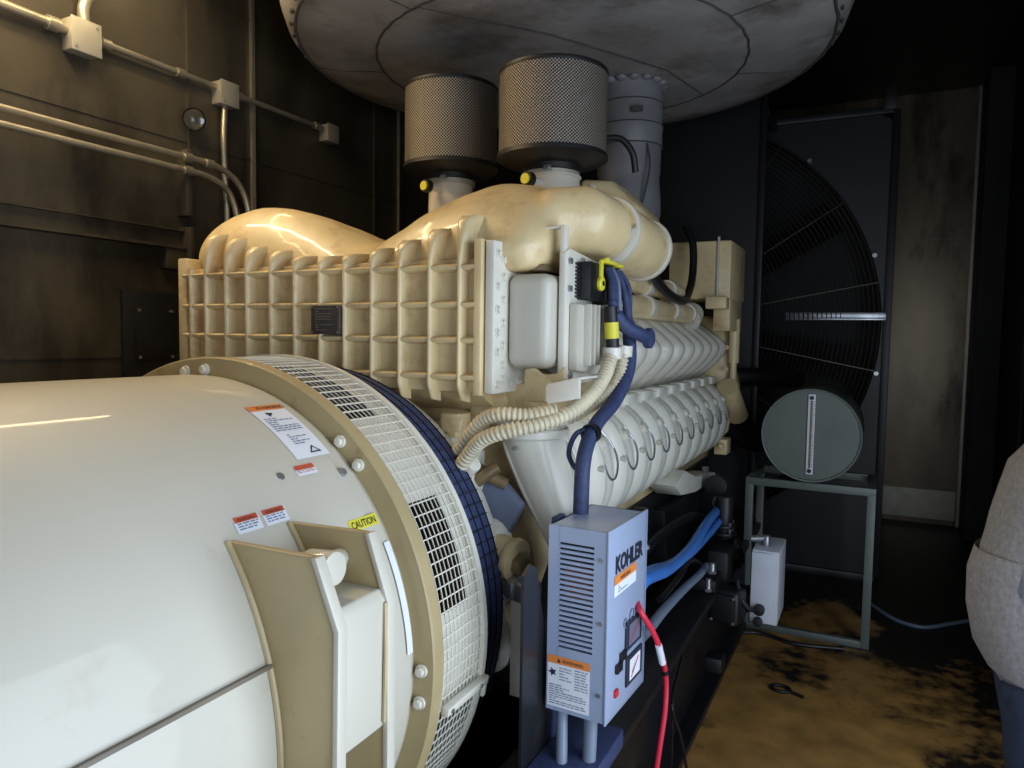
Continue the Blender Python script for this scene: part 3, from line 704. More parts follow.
# cream engine foot
MB().prism([(3.35, 1.06), (3.5, .985), (3.8, .945), (4.33, .92), (4.33, .965), (3.80, 1.03), (3.56, 1.10)], 'X', -.96, -.82).build('engine_foot', M['cream_white'], e, bevel=.01)
MB().cyl((-.86, 4.22, .96), (-.86, 4.22, 1.01), .020, 6).build('bolt', M['steel'], e)
MB().prism([(3.5, .90), (4.3, .90), (4.2, .545), (3.6, .545)], 'X', -1.05, -.90).build('mount', M['black'], e, bevel=.02)
MB().box((-1.0, 2.55, .545), (-.87, 2.95, 1.0)).cyl((-.9, 2.75, .95), (-.86, 2.75, .95), .09, 18).cyl((-.94, 3.1, .92), (-.88, 3.1, .92), .08, 18).build('mount', M['black'], e, bevel=.015)
# radiator-side valve box
bx = MB().box((-1.16, 4.42, 1.99), (-.79, 4.92, 2.335)).build('breather_box', M['cream_cast'], e, bevel=.012)
MB().box((-.868, 4.405, 1.99), (-.856, 4.42, 2.355)).build('strap', M['cream'], bx)
MB().box((-.92, 4.36, 1.93), (-.80, 4.46, 2.0)).box((-.90, 4.5, 1.80), (-.80, 4.9, 2.0)).build('box_bracket', M['cream_cast'], bx, bevel=.006)
# big coolant elbow in front
el = smoothpath([(-1.0, 2.14, 1.50), (-.998, 2.14, 1.44), (-.975, 2.14, 1.35), (-.93, 2.13, 1.25), (-.875, 2.12, 1.15), (-.835, 2.12, 1.05), (-.82, 2.14, .95)], 6)
n_ = len(el); eb = MB().tube(el, [.118-.050*min(1, i/(n_*.75)) for i in range(n_)], 28).build('coolant_elbow', M['cream_white'], e)
MB().lathe([(.10, 1.472), (.136, 1.472), (.140, 1.48), (.140, 1.495), (.136, 1.50), (.10, 1.50)], (-1.0, 2.14, 0), 'Z', 36).build('elbow_flange', M['cream_white'], eb)
MB().lathe([(.118, 1.425), (.122, 1.43), (.122, 1.45), (.118, 1.455)], (-1.0, 2.14, 0), 'Z', 36).build('elbow_ring', M['cream_white'], eb)
MB().tube([(p.x-.068+.0012*i, p.y-.086+.0014*i, p.z) for i, p in enumerate(el[8:32])], .005, 6).build('mould_line', M['cream'], eb)
MB().cyl((-1.0, 2.02, 1.40), (-1.0, 2.005, 1.40), .008, 6).build('bolt', M['steel'], eb)
MB().sphere((-1.13, 2.25, 1.54), .16, 24, 12, (1.15, 1, .8)).box((-1.22, 2.1, 1.46), (-.9, 2.6, 1.60)).build('elbow_manifold', M['cream_cast'], e, bevel=.02)
MB().cyl((-1.22, 2.02, 1.44), (-1.22, 2.02, 1.50), .05, 16).cyl((-1.22, 2.02, 1.42), (-1.22, 2.02, 1.455), .034, 6).build('drain_boss', M['cream_cast'], e, bevel=.004)
# lower front clutter: housing, brackets, brass fittings
for pth in ([(-1.20, 2.03, 1.36), (-1.10, 2.0, 1.315), (-1.03, 2.02, 1.28)], [(-1.16, 1.98, 1.24), (-1.10, 1.97, 1.30), (-1.05, 2.0, 1.34)]):
    MB().tube(smoothpath(pth, 5), .020, 12).build('oil_hose', M['brass'], e)
MB().cyl((-1.10, 1.98, 1.10), (-.98, 1.96, 1.07), .050, 20, r2=.058).cyl((-.98, 1.96, 1.07), (-.955, 1.955, 1.065), .066, 20).build('oil_fitting', M['cream_cast'], e, bevel=.004)
MB().cyl((-.97, 1.96, 1.06), (-.93, 1.95, 1.05), .035, 6).build('fitting_nut', M['brass'], e, bevel=.003)
MB().cyl((-1.13, 1.93, 1.325), (-1.09, 1.915, 1.36), .026, 16).cyl((-1.15, 1.94, 1.30), (-1.13, 1.93, 1.325), .034, 16).build('sensor_plug', M['cream_white'], e, bevel=.002)
MB().cyl((-1.03, 1.98, .98), (-.90, 1.92, .99), .034, 18).cyl((-.96, 1.945, .985), (-.93, 1.93, .986), .044, 6).cyl((-.91, 1.925, .99), (-.885, 1.912, .992), .044, 6).build('pipe_union', M['steel'], e, bevel=.002)
MB().tube(smoothpath([(-1.02, 1.97, .96), (-1.07, 1.96, .95), (-1.10, 1.96, .88), (-1.09, 1.96, .78), (-1.09, 1.98, .62)], 6), .036, 14).build('drain_pipe', M['black'], e)
MB().cyl((-1.095, 1.96, .78), (-1.09, 1.96, .70), .045, 8).build('brass_union', M['brass'], e)
MB().prism([(-1.16, 1.30), (-1.04, 1.29), (-.97, 1.22), (-1.02, 1.12), (-1.12, 1.12)], 'Y', 2.01, 2.05).build('blue_grey_cover', M['bluegrey'], e, bevel=.01)
MB().box((-1.33, 2.0, 1.36), (-1.22, 2.1, 1.46)).box((-1.17, 2.0, 1.30), (-1.13, 2.06, 1.38)).build('terminal_block', M['cream_white'], e, bevel=.006)
MB().box((-.99, 1.98, .62), (-.93, 2.02, .96)).build('stay', M['cream_white'], e, bevel=.004)
# brackets between cover and hoses
MB().prism([(-.965, 1.55), (-.965, 1.65), (-.93, 1.655), (-.90, 1.635), (-.86, 1.64), (-.83, 1.665), (-.83, 1.57), (-.85, 1.55)], 'Y', 2.0, 2.015).build('bracket', M['cream_cast'], e, bevel=.02)
MB().prism([(-.858, 1.565), (-.858, 1.605), (-.845, 1.612), (-.76, 1.635), (-.752, 1.63), (-.752, 1.575), (-.85, 1.555)], 'Y', 1.925, 1.935).prism([(-.858, 1.612), (-.76, 1.635), (-.76, 1.628), (-.858, 1.605)], 'Y', 1.93, 2.1).build('bracket', M['cream_white'], e, bevel=.002)
# ---- control unit on its plate
cu = thing('engine_control_unit', (-.86, 2.25, 1.62), 'cream finned control unit with black plugs and yellow levers', 'control unit')
MB().prism([(2.07, 1.615), (2.07, 2.01), (2.10, 2.025), (2.52, 1.995), (2.52, 1.70), (2.34, 1.60), (2.12, 1.60)], 'X', -.885, -.862).build('mounting_plate', M['cream_white'], cu, bevel=.004)
MB().prism([(2.10, 1.645), (2.10, 1.855), (2.34, 1.855), (2.45, 1.80), (2.47, 1.72), (2.36, 1.62)], 'X', -.862, -.830).build('unit_case', M['cream'], cu, bevel=.008)
for i in range(8):
    y = 2.15+i*.038
    MB().prism([(y, 1.66+max(0, i-5)*.012), (y, 1.855-max(0, i-4)*.008), (y+.012, 1.855-max(0, i-4)*.008), (y+.012, 1.66+max(0, i-5)*.012)], 'X', -.832, -.806).build('fin', M['cream'], cu, bevel=.003)
for y, z in ((2.095, 1.985), (2.095, 1.90), (2.11, 1.63), (2.2, 1.995), (2.42, 1.66)):
    MB().cyl((-.862, y, z), (-.852, y, z), .010, 10).build('bolt', M['steel'], cu)
MB().box((-.862, 2.16, 1.87), (-.815, 2.29, 1.99)).build('plug_block', M['black'], cu, bevel=.004)
MB().box((-.862, 2.30, 1.86), (-.81, 2.37, 1.995)).build('plug_block', M['black'], cu, bevel=.006)
MB().box((-.862, 2.385, 1.87), (-.81, 2.44, 1.99)).build('plug_block', M['black'], cu, bevel=.006)
m = MB()
for i in range(10): m.box((-.864, 2.145, 1.876+i*.0115), (-.848, 2.160, 1.882+i*.0115))
m.build('pin_row', M['black'], cu)
MB().box((-.815, 2.235, 1.93), (-.806, 2.255, 2.0)).lathe([(.0001, .012), (.021, .012), (.024, .008), (.024, 0)], (-.815, 2.245, 1.925), 'X', 20).build('yellow_lever', M['yellow'], cu, bevel=.001)
MB().cyl((-.803, 2.245, 1.925), (-.800, 2.245, 1.925), .008, 10).build('lever_pin', M['black'], cu)
MB().box((-.82, 2.25, 1.992), (-.795, 2.37, 2.004)).box((-.82, 2.385, 1.99), (-.795, 2.43, 2.0)).cyl((-.81, 2.29, 2.0), (-.81, 2.29, 2.012), .012, 10).build('yellow_lever', M['yellow'], cu, bevel=.002)
# plate posts and damper spring
MB().box((-.885, 2.075, 2.0), (-.87, 2.11, 2.095)).build('post', M['cream_white'], cu, bevel=.002)
MB().box((-.885, 2.42, 1.98), (-.87, 2.46, 2.07)).build('post', M['cream_white'], cu, bevel=.002)
MB().box((-.99, 2.08, 2.085), (-.887, 2.11, 2.092)).build('strap', M['cream_white'], cu, bevel=.002)
MB().lathe([(.02, 2.01), (.02, 2.10), (.05, 2.105), (.05, 2.115), (.0001, 2.116)], (-.965, 2.16, 0), 'Z', 20).build('spring_seat', M['cream_cast'], cu)
MB().tube([(-.965+.026*cos(t), 2.16+.026*sin(t), 2.015+t*.0028) for t in [k*pi/5 for k in range(54)]], .005, 6).build('spring', M['cream_white'], cu)

# ---- hoses and looms on the engine front
def ribbed(pts, r, name, label, m, rib=.0045, pitch=.0075):
    o = thing(name, pts[0], label, 'hose'); sp = smoothpath(pts, 10)
    # resample evenly
    out = [sp[0]]; acc = 0
    for a, b_ in zip(sp, sp[1:]):
        L_ = (b_-a).length; d = pitch/2-acc
        while d <= L_ and L_ > 0: out.append(a+(b_-a)*(d/L_)); d += pitch/2
        acc = L_-(d-pitch/2)
    MB().tube(out, [r-.001+(rib if i % 4 > 1 else 0) for i in range(len(out))], 14).build('sleeve', m, o, smooth=30)
    return o
ribbed([(-1.28, 1.98, 1.29), (-1.19, 1.93, 1.35), (-1.11, 1.90, 1.43), (-1.05, 1.89, 1.495), (-.98, 1.88, 1.52), (-.90, 1.90, 1.52), (-.83, 1.95, 1.535)], .019, 'corrugated_hose', 'upper cream corrugated hose crossing over the coolant elbow', M['hose'])
ribbed([(-1.22, 1.95, 1.27), (-1.14, 1.90, 1.335), (-1.07, 1.88, 1.415), (-1.02, 1.86, 1.45), (-.95, 1.86, 1.475), (-.87, 1.90, 1.495), (-.80, 1.98, 1.53), (-.77, 2.08, 1.58), (-.765, 2.17, 1.63), (-.768, 2.25, 1.70)], .020, 'corrugated_hose', 'lower cream corrugated hose curving up to the control unit', M['hose'])
ribbed([(-.90, 2.10, 1.48), (-.84, 2.16, 1.51), (-.79, 2.24, 1.56), (-.765, 2.31, 1.62), (-.765, 2.355, 1.72)], .019, 'corrugated_hose', 'rear cream corrugated hose beside the navy cable sleeve', M['hose'])
ribbed([(-1.62, 2.02, 1.455), (-1.50, 1.95, 1.47), (-1.40, 1.93, 1.46), (-1.33, 1.92, 1.40), (-1.28, 1.93, 1.32), (-1.22, 1.93, 1.26)], .022, 'corrugated_hose', 'cream corrugated hose under the ribbed air box, over the mesh ring', M['hose'], rib=.004)
ribbed([(-1.40, 2.06, 1.44), (-1.30, 2.02, 1.38), (-1.22, 1.97, 1.32), (-1.17, 1.94, 1.27)], .014, 'corrugated_hose', 'thin cream hose behind the hose over the mesh ring', M['hose'], rib=.003)
o = thing('hose_clamp', (-.78, 2.2, 1.7), 'cream double clamp holding two hoses below the control unit', 'clamp')
for p in ((-.768, 2.25, 1.70), (-.765, 2.355, 1.705)): MB().lathe([(.024, -.018), (.031, -.018), (.031, .018), (.024, .018)], p, 'Z', 18).build('band', M['cream_white'], o)
MB().box((-.79, 2.28, 1.69), (-.765, 2.325, 1.715)).build('link', M['cream_white'], o, bevel=.003)

o = thing('cable_plug', (-.78, 2.2, 1.72), 'black cable plug with a yellow band under the connectors', 'plug')
MB().cyl((-.768, 2.25, 1.72), (-.775, 2.24, 1.85), .022, 16).build('boot', M['black'], o)
MB().cyl((-.7695, 2.2478, 1.748), (-.7722, 2.244, 1.80), .0235, 16).build('yellow_band', M['yellow'], o)
# navy cable looms
def cable(pts, r, name, label, m, cat='cable', extra=None):
    o = MB().tube(smoothpath(pts, 8), r, 12).build(name, m); tag(o, label, cat); return o
cable([(-.81, 2.30, 1.975), (-.785, 2.28, 1.93), (-.775, 2.26, 1.87), (-.765, 2.26, 1.83), (-.74, 2.28, 1.79), (-.71, 2.34, 1.765), (-.70, 2.41, 1.75)], [.011]*9+[.013]*8+[.017]*8+[.023]*24, 'cable_sleeve', 'navy sleeve curving right from the plugs to a round end', M['navy'])
cable([(-.81, 2.32, 1.98), (-.785, 2.305, 1.92), (-.775, 2.29, 1.84)], .011, 'cable_sleeve', 'navy cable hanging straight below the middle plug', M['navy'])
cable([(-.81, 2.35, 1.98), (-.785, 2.34, 1.93), (-.775, 2.33, 1.83)], .009, 'cable_sleeve', 'pale blue cable second from the right below the plugs', M['bluegrey'])
cable([(-.81, 2.40, 1.98), (-.78, 2.40, 1.90), (-.765, 2.40, 1.80), (-.745, 2.36, 1.66), (-.75, 2.24, 1.55), (-.76, 2.08, 1.48), (-.755, 1.98, 1.40), (-.75, 1.95, 1.28), (-.75, 1.95, 1.10)], [.012]*8+[.014]*4+[.017]*4+[.023]*50, 'cable_sleeve', 'long navy sleeve running down from the plugs behind the grey box', M['navy'])
cable([(-.81, 2.43, 1.98), (-.775, 2.43, 1.92), (-.768, 2.42, 1.80)], .009, 'cable_sleeve', 'navy cable farthest right below the plugs', M['navy'])
o = MB().lathe([(.03, -.012), (.035, -.006), (.035, .012), (.026, .018), (.0001, .02)], (-.70, 2.42, 1.75), 'X', 20).build('cable_boot', M['navy']); tag(o, 'round navy boot ending the sleeve beside the ridged covers', 'boot')
cable([(-.76, 2.05, 1.475), (-.80, 2.03, 1.46), (-.82, 2.02, 1.40), (-.79, 2.0, 1.36), (-.757, 1.97, 1.37)], .008, 'thin_cable', 'thin blue loop beside the long navy sleeve', M['navy'])
o = MB().lathe([(.026, -.012), (.030, -.012), (.030, .012), (.026, .012)], (-.758, 2.04, 1.462), 'Y', 16).build('cable_tie', M['black']); tag(o, 'black tie around the long navy sleeve', 'tie')

# ------------------------------------------------------------------ air filters
def air_filter(x, y, z0, z1, r, label):
    o = thing('air_filter', (x, y, z0-.07), label, 'air filter', 'round air filters on the engine')
    n = 96; mb = MB(); mb.v = []
    for j, z in enumerate((z0, z1)):
        for i in range(n+1): mb.v.append((x+r*cos(2*pi*i/n), y+r*sin(2*pi*i/n), z))
    mb.f = [(i, i+1, n+2+i, n+1+i) for i in range(n)]
    p = mb.build('perforated_screen', M['perf'], o)
    uvl = p.data.uv_layers.new(name='UVMap')
    for poly in p.data.polygons:
        idx = [p.data.loops[li].vertex_index for li in poly.loop_indices]
        us = [(v % (n+1))/n for v in idx]
        for li, v, u in zip(poly.loop_indices, idx, us): uvl.data[li].uv = (u, v//(n+1))
    MB().lathe([(.0001, z1+.012), (r-.02, z1+.012), (r+.002, z1+.006), (r+.004, z1), (r+.001, z1-.012)], (x, y, 0), 'Z', 64).build('top_cap', M['rubber'], o)
    MB().lathe([(r-.01, z0+.012), (r+.006, z0+.01), (r+.008, z0-.008), (r*.93, z0-.022), (r*.64, z0-.035), (.125, z0-.038), (.125, z0-.06), (.09, z0-.062)], (x, y, 0), 'Z', 64).build('rubber_base', M['rubber'], o)
    c = MB().lathe([(.113, z0-.086), (.1175, z0-.086), (.1175, z0-.063), (.113, z0-.063)], (x, y, 0), 'Z', 48).build('clamp_band', M['greybox'], o)
    MB().box((x+.02, y-.135, z0-.075), (x+.05, y-.112, z0-.055)).build('clamp_screw', M['steel'], c, bevel=.003)
air_filter(-1.268, 2.87, 2.505, 2.85, .228, 'perforated air filter standing right and nearer, one of two')
air_filter(-1.882, 3.05, 2.555, 2.925, .222, 'perforated air filter on the left, set farther back')

# ------------------------------------------------------------------ exhaust silencer and pipe
sl = thing('exhaust_silencer', (-1.6, 3.62, 3.22), 'huge round grey quilted exhaust silencer hanging under the ceiling', 'silencer')
sc = (-1.59, 3.68, 3.20); SR = 1.44
pr = [(.0001, .02), (.5, .012), (.95, .0), (1.05, .008), (1.2, .012), (SR-.09, .035), (SR-.03, .085), (SR, .17), (SR, .78), (SR-.05, .84), (.0001, .86)]
MB().lathe(pr, sc, 'Z', 120).build('blanket', M['blanket'], sl)
def ringloop(r, z, n=140, wob=.012):
    return [(sc[0]+(r+wob*sin(i*1.7)*.3)*cos(2*pi*i/n), sc[1]+(r+wob*sin(i*2.3)*.3)*sin(2*pi*i/n), sc[2]+z) for i in range(n+1)]
MB().tube(ringloop(.97, -.002), .005, 6, cap=False).build('inner_seam', M['seam'], sl)
MB().tube(ringloop(SR-.075, .040), .008, 6, cap=False).build('edge_seam', M['seam'], sl)
for a in (200, 250, 300, 345, 30, 75, 120, 160):
    ca, sa = cos(radians(a)), sin(radians(a))
    MB().tube([(sc[0]+ca*.97, sc[1]+sa*.97, sc[2]-.0), (sc[0]+ca*1.2, sc[1]+sa*1.2, sc[2]+.012), (sc[0]+ca*(SR-.09), sc[1]+sa*(SR-.09), sc[2]+.035)], .003, 6).build('radial_seam', M['seam'], sl)
MB().tube([(sc[0]-.3, sc[1]-.93, sc[2]+.002), (sc[0]+.1, sc[1]-.4, sc[2]+.012), (sc[0]+.5, sc[1]+.3, sc[2]+.01), (sc[0]+.6, sc[1]+.75, sc[2]+.0)], .006, 6).build('cross_seam', M['seam'], sl)
sn = None
for k in range(60):
    a = 2*pi*k/60
    if sn is None: sn = MB().obox((SR-.055, 0, .055), (.012, .035, .010), (0, radians(-35), 0)).build('lacing_hook', M['seam'], sl); c = sn
    else: c = sn.copy(); COL.objects.link(c)
    c.location = sc; c.rotation_euler = (0, 0, a)
sn.matrix_parent_inverse = Matrix.Translation(-sl.location)
for y in (-.7, .7):
    for x in (-.7, .7): MB().cyl((sc[0]+x, sc[1]+y, 4.0), (sc[0]+x, sc[1]+y, ZC), .02, 8).build('hanger_rod', M['steel'], sl)
ep = thing('exhaust_pipe', (-1.34, 4.15, 2.3), 'silver lagged exhaust pipe behind the right air filter', 'pipe')
MB().lathe([(.165, 3.235), (.18, 3.22), (.175, 3.18), (.185, 3.10), (.182, 2.98), (.188, 2.96), (.185, 2.93), (.185, 2.86), (.18, 2.84)], (-1.34, 4.15, 0), 'Z', 40).build('upper_sleeve', M['lag'], ep)
MB().tube(smoothpath([(-1.34, 4.15, 2.87), (-1.34, 4.14, 2.7), (-1.32, 4.12, 2.5), (-1.32, 4.10, 2.3), (-1.32, 4.1, 2.1)], 5), [.182]*6+[.175]*6+[.168]*9, 32).build('lower_sleeve', M['lag'], ep)
for z in (3.09, 2.965, 2.85): MB().lathe([(.187, z-.004), (.192, z), (.187, z+.004)], (-1.34, 4.15, 0), 'Z', 40).build('strap', M['seam'], ep)
m = MB()
for k in range(16):
    a = 2*pi*k/16; m.sphere((-1.34+.18*cos(a), 4.15+.18*sin(a), 3.205), .035, 8, 6, (1, 1, .6))
m.build('ruffled_collar', M['lag'], ep)
lb = MB().box((-1.27, 3.948, 3.0), (-1.21, 3.965, 3.03)).build('tag', M['seam'], ep)
MB().tube(smoothpath([(-1.20, 4.03, 2.84), (-1.17, 3.99, 2.7), (-1.20, 3.96, 2.5), (-1.24, 3.96, 2.35)], 5), .006, 6).build('blanket_seam', M['seam'], ep)
cable([(-1.12, 3.0, 2.60), (-1.02, 3.02, 2.60), (-.97, 3.04, 2.54), (-.96, 3.06, 2.46)], .014, 'black_hose', 'short black hose arching beside the right air filter', M['rubber'], 'hose')

# ------------------------------------------------------------------ radiator with fan
YR = 5.8; FX, FZ, FR = -1.58, 1.86, 1.60
ra = thing('radiator', (FX, YR, 0), 'tall black radiator with a round wire fan guard', 'radiator')
m = MB(); n = 96
ox0, ox1, oz0, oz1 = -3.2, .05, .05, 3.36
out = []; 
for i in range(n):
    a = 2*pi*i/n; c, s_ = cos(a), sin(a)
    t = min((ox1-FX)/c if c > 0 else ((ox0-FX)/c if c < 0 else 9), (oz1-FZ)/s_ if s_ > 0 else ((oz0-FZ)/s_ if s_ < 0 else 9))
    m.v.append((FX+FR*c, YR, FZ+FR*s_)); m.v.append((FX+max(t, FR+.002)*c, YR, FZ+max(t, FR+.002)*s_))
for i in range(n):
    j = (i+1) % n; m.f.append((2*i, 2*j, 2*j+1, 2*i+1))
m.build('shroud_plate', M['black'], ra, smooth=0)
m = MB().box((ox1-.02, YR-.03, oz0), (ox1+.03, YR+.9, oz1)).box((ox0-.03, YR-.03, oz0), (ox0+.02, YR+.9, oz1)).box((ox0, YR-.03, oz1-.02), (ox1, YR+.9, oz1+.03)).box((ox0, YR-.03, 0), (ox1, YR+.9, .06))
m.build('casing', M['black'], ra, bevel=.004)
MB().box((ox0+.02, YR+.7, .06), (ox1-.02, YR+.85, oz1-.02)).build('core', M['dark'], ra)
MB().box((-.03, YR-.05, oz1+.0), (.05, YR-.0, oz1+.16)).build('lifting_lug', M['black'], ra, bevel=.004)
yg = YR-.05
m = MB()
rr = [.30, .42, .54, .66]+[.78+.031*k for k in range(27)]
for r_ in rr:
    m.tube([(FX+r_*cos(2*pi*i/96), yg-.08*(1-(r_/FR)**3), FZ+r_*sin(2*pi*i/96)) for i in range(97)], .0038, 5, cap=False)
m.build('guard_rings', M['wire'], ra, smooth=60)
for k in range(16):
    a = radians(11+22.5*k)
    MB().tube([(FX+q*cos(a), yg-.012-.08*(1-(q/FR)**3), FZ+q*sin(a)) for q in (.28, .6, .9, 1.2, 1.45, FR+.01)], .006, 6).build('guard_spoke', M['wire'], ra)
for k in range(12):
    a = radians(18+30*k); MB().cyl((FX+1.615*cos(a), YR, FZ+1.615*sin(a)), (FX+1.615*cos(a), YR-.035, FZ+1.615*sin(a)), .016, 8).build('guard_bolt', M['steel'], ra)
MB().box((-.62, yg-.035, 1.915), (.045, yg-.008, 1.955)).box((-.62, yg-.05, 1.90), (.045, yg-.008, 1.915)).build('guard_bar', M['steel'], ra, bevel=.002)
MB().box((-3.15, 5.30, .1), (-.74, 5.34, 3.55)).build('side_baffle', M['dark'], ra, bevel=.004)
MB().box((-.775, 5.27, .0), (-.735, 5.30, 3.55)).box((-.775, 5.34, 3.3), (-.735, 5.8, 3.36)).build('baffle_post', M['black'], ra, bevel=.004)
# fan
fa = MB().lathe([(.0001, -.02), (.20, -.02), (.22, 0), (.22, .16)], (FX, YR+.15, FZ), 'Y', 32).build('fan_hub', M['black'], ra)
bl0 = None
for k in range(8):
    a = 2*pi*k/8
    if bl0 is None:
        mb = MB()
        st = []
        for j in range(7):
            t = j/6; r_ = .20+1.3*t; w = .20+.12*t; tw = radians(48-22*t)
            st.append([(r_, -w/2*sin(tw)-.0, -w/2*cos(tw)+0), (r_, .02*1, 0), (r_, w/2*sin(tw), w/2*cos(tw)), (r_, w/2*sin(tw)+.012, w/2*cos(tw)), (r_, .034, 0), (r_, -w/2*sin(tw)+.012, -w/2*cos(tw))])
        mb.v = [q for s2 in st for q in s2]
        for j in range(6):
            for q in range(6): mb.f.append((j*6+q, j*6+(q+1) % 6, (j+1)*6+(q+1) % 6, (j+1)*6+q))
        mb.f += [tuple(range(6)), tuple(range(36, 42))]
        me_o = mb.build('fan_blade', M['black'], None, smooth=50); bl0 = me_o; bl0.parent = ra
    b2 = bl0 if k == 0 else bl0.copy()
    if k: COL.objects.link(b2)
    b2.matrix_parent_inverse = Matrix.Translation(-ra.location)
    b2.location = (FX, YR+.22, FZ); b2.rotation_euler = (0, a+.2, 0)
# big black pipes between engine and radiator
cable([(-.95, 4.95, 1.50), (-.70, 5.15, 1.50), (-.55, 5.4, 1.48), (-.52, 5.7, 1.46)], .06, 'coolant_hose', 'fat black hose from the engine end to the radiator', M['rubber'], 'hose')
cable([(-.92, 4.9, 1.20), (-.80, 5.05, 1.12), (-.75, 5.3, 1.05), (-.75, 5.7, 1.0)], .09, 'coolant_hose', 'lower black hose between the engine and the radiator', M['rubber'], 'hose')

# ------------------------------------------------------------------ tank on its stand
st = thing('steel_stand', (-.32, 4.75, 0), 'grey green angle iron stand under the round tank', 'stand')
x0, x1, y0, y1, zt = -.675, .03, 4.50, 5.02, .925
for x in (x0, x1-.045):
    for y in (y0, y1-.04):
        MB().box((x, y, 0), (x+.045, y+.04, zt-.04)).build('leg', M['tank'], st, bevel=.003)
MB().box((x0, y0, zt-.045), (x1, y0+.045, zt)).build('top_rail', M['tank'], st, bevel=.003)
MB().box((x0, y1-.045, zt-.045), (x1, y1, zt)).build('top_rail', M['tank'], st, bevel=.003)
for x in (x0, x1-.045): MB().box((x, y0+.045, zt-.045), (x+.045, y1-.045, zt)).build('top_rail', M['tank'], st, bevel=.003)
MB().box((x0+.045, y0, .0), (x1-.045, y0+.04, .04)).build('floor_rail', M['tank'], st, bevel=.003)
tk = thing('round_tank', (-.32, 4.75, .925), 'round grey green tank with a sight gauge on its stand', 'tank')
tc_ = (-.318, 0, 1.208); TR = .268
MB().lathe([(.0001, 4.452), (TR-.012, 4.452), (TR-.01, 4.440), (TR, 4.438), (TR+.003, 4.45), (TR, 4.465), (TR, 5.03), (TR-.01, 5.045), (.0001, 5.045)], tc_, 'Y', 72).build('shell', M['tank'], tk)
ga = MB().box((-.338, 4.436, .985), (-.300, 4.451, 1.445)).build('sight_gauge', M['white'], tk, bevel=.003)
ga['label'] = 'white sight gauge strip with a brown scale'
MB().box((-.325, 4.432, 1.02), (-.313, 4.438, 1.41)).build('scale', M['brass'], ga)
for z in (1.005, 1.425): MB().cyl((-.319, 4.437, z), (-.319, 4.428, z), .012, 10).build('screw', M['black'], ga)
m = MB()
for i in range(30): m.box((-.311, 4.4345, 1.03+i*.0128), (-.304, 4.437, 1.034+i*.0128))
m.build('tick_marks', M['ink'], ga)

# ------------------------------------------------------------------ grey charger / heater box
BX0, BX1, BY0, BY1, BZ0, BZ1 = -.778, -.60, 1.775, 2.06, .725, 1.24
Rb = Matrix.Translation((BX1, BY0, 0)) @ Matrix.Rotation(radians(-3), 4, 'Z') @ Matrix.Translation((-BX1, -BY0, 0))
kb = thing('battery_charger', ((BX0+BX1)/2, (BY0+BY1)/2, BZ0), 'grey louvred electrical box with black lettering beside the black skid', 'electrical box')
def kbuild(mb, n, m_, parent=kb, **k): return mb.build(n, m_, parent, xf=Rb, **k)
kbuild(MB().box((BX0, BY0+.012, BZ0), (BX0+.006, BY1, BZ1)).box((BX0, BY0+.012, BZ1-.006), (BX1-.004, BY1, BZ1)).box((BX0, BY1-.006, BZ0), (BX1, BY1, BZ1)).box((BX0, BY0+.012, BZ0), (BX1, BY1, BZ0+.006)), 'case', M['boxgrey'])
kbuild(MB().box((BX1-.006, BY0-.004, BZ0-.004), (BX1, BY1+.012, BZ1+.006)), 'side_panel', M['boxgrey'], bevel=.002)
# louvred front: frame with slats, dark inside
lx0, lx1, lz0, lz1 = BX0+.030, BX0+.134, .905, 1.205
m = MB().box((BX0, BY0, BZ0), (BX0+.032, BY0+.008, BZ1)).box((lx1, BY0, BZ0), (BX1-.006, BY0+.008, BZ1)).box((lx0, BY0, BZ0), (lx1, BY0+.008, lz0)).box((lx0, BY0, lz1), (lx1, BY0+.008, BZ1))
ns = 21; pz = (lz1-lz0)/ns
for i in range(ns): m.box((lx0, BY0, lz0+i*pz+pz*.45), (lx1, BY0+.008, lz0+(i+1)*pz))
kbuild(m, 'louvred_panel', M['boxgrey'])
kbuild(MB().box((BX0+.01, BY0+.05, BZ0+.03), (BX1-.012, BY1-.02, BZ1-.03)), 'inner_rack', M['boxback'])
kbuild(MB().box((lx0+.01, BY0+.02, 1.04), (lx1-.005, BY0+.05, 1.13)), 'transformer', M['copper'])
def kf(u, v, off=0): return Rb @ Vector((BX0+u, BY0-.0012-off, BZ0+v))      # front face
def ks(u, v, off=0): return Rb @ Vector((BX1+.0012+off, BY0+u*.9, BZ0+.035+v))      # side face
lb = patch(kf, .004, .012, .130, .155, M['white'], kb, 'warning_label'); patch(kf, .004, .133, .130, .155, M['orange'], lb, 'orange_header', 1, .0005)
text_mesh('WARNING', .013, lambda u, v: kf(.048+u, .139+v, .001), M['ink'], lb, bold=.01)
mk = MB(); mk.v = [tuple(kf(x, y, .001)) for x, y in ((.034,.146+.0),(.040,.138),(.046,.146))]; mk.f = [(0,1,2)]
mk.v = [tuple(kf(.038, .150, .001)), tuple(kf(.033, .138, .001)), tuple(kf(.043, .138, .001))]; mk.build('pictogram', M['ink'], lb)
mk = MB(); mk.v = [tuple(kf(.020+.014*cos(t*pi/5)*(1 if t % 2 else .45), .108+.013*sin(t*pi/5)*(1 if t % 2 else .45), .001)) for t in range(10)]; mk.f = [tuple(range(10))]; mk.build('pictogram', M['ink'], lb)
lines(kf, rtext(.040, .078, .086, .122, .008, 21)+rtext(.086, .125, .072, .125, .0075, 22)+rtext(.010, .12, .052, .072, .0065, 23)+rtext(.010, .12, .018, .046, .0065, 24), M['inkgrey'], lb, h=.0028)
text_mesh('KOHLER', .064, lambda u, v: ks(.045+u, .362+v, .001), M['ink'], kb, 'maker_lettering', bold=.04, sx=.95)
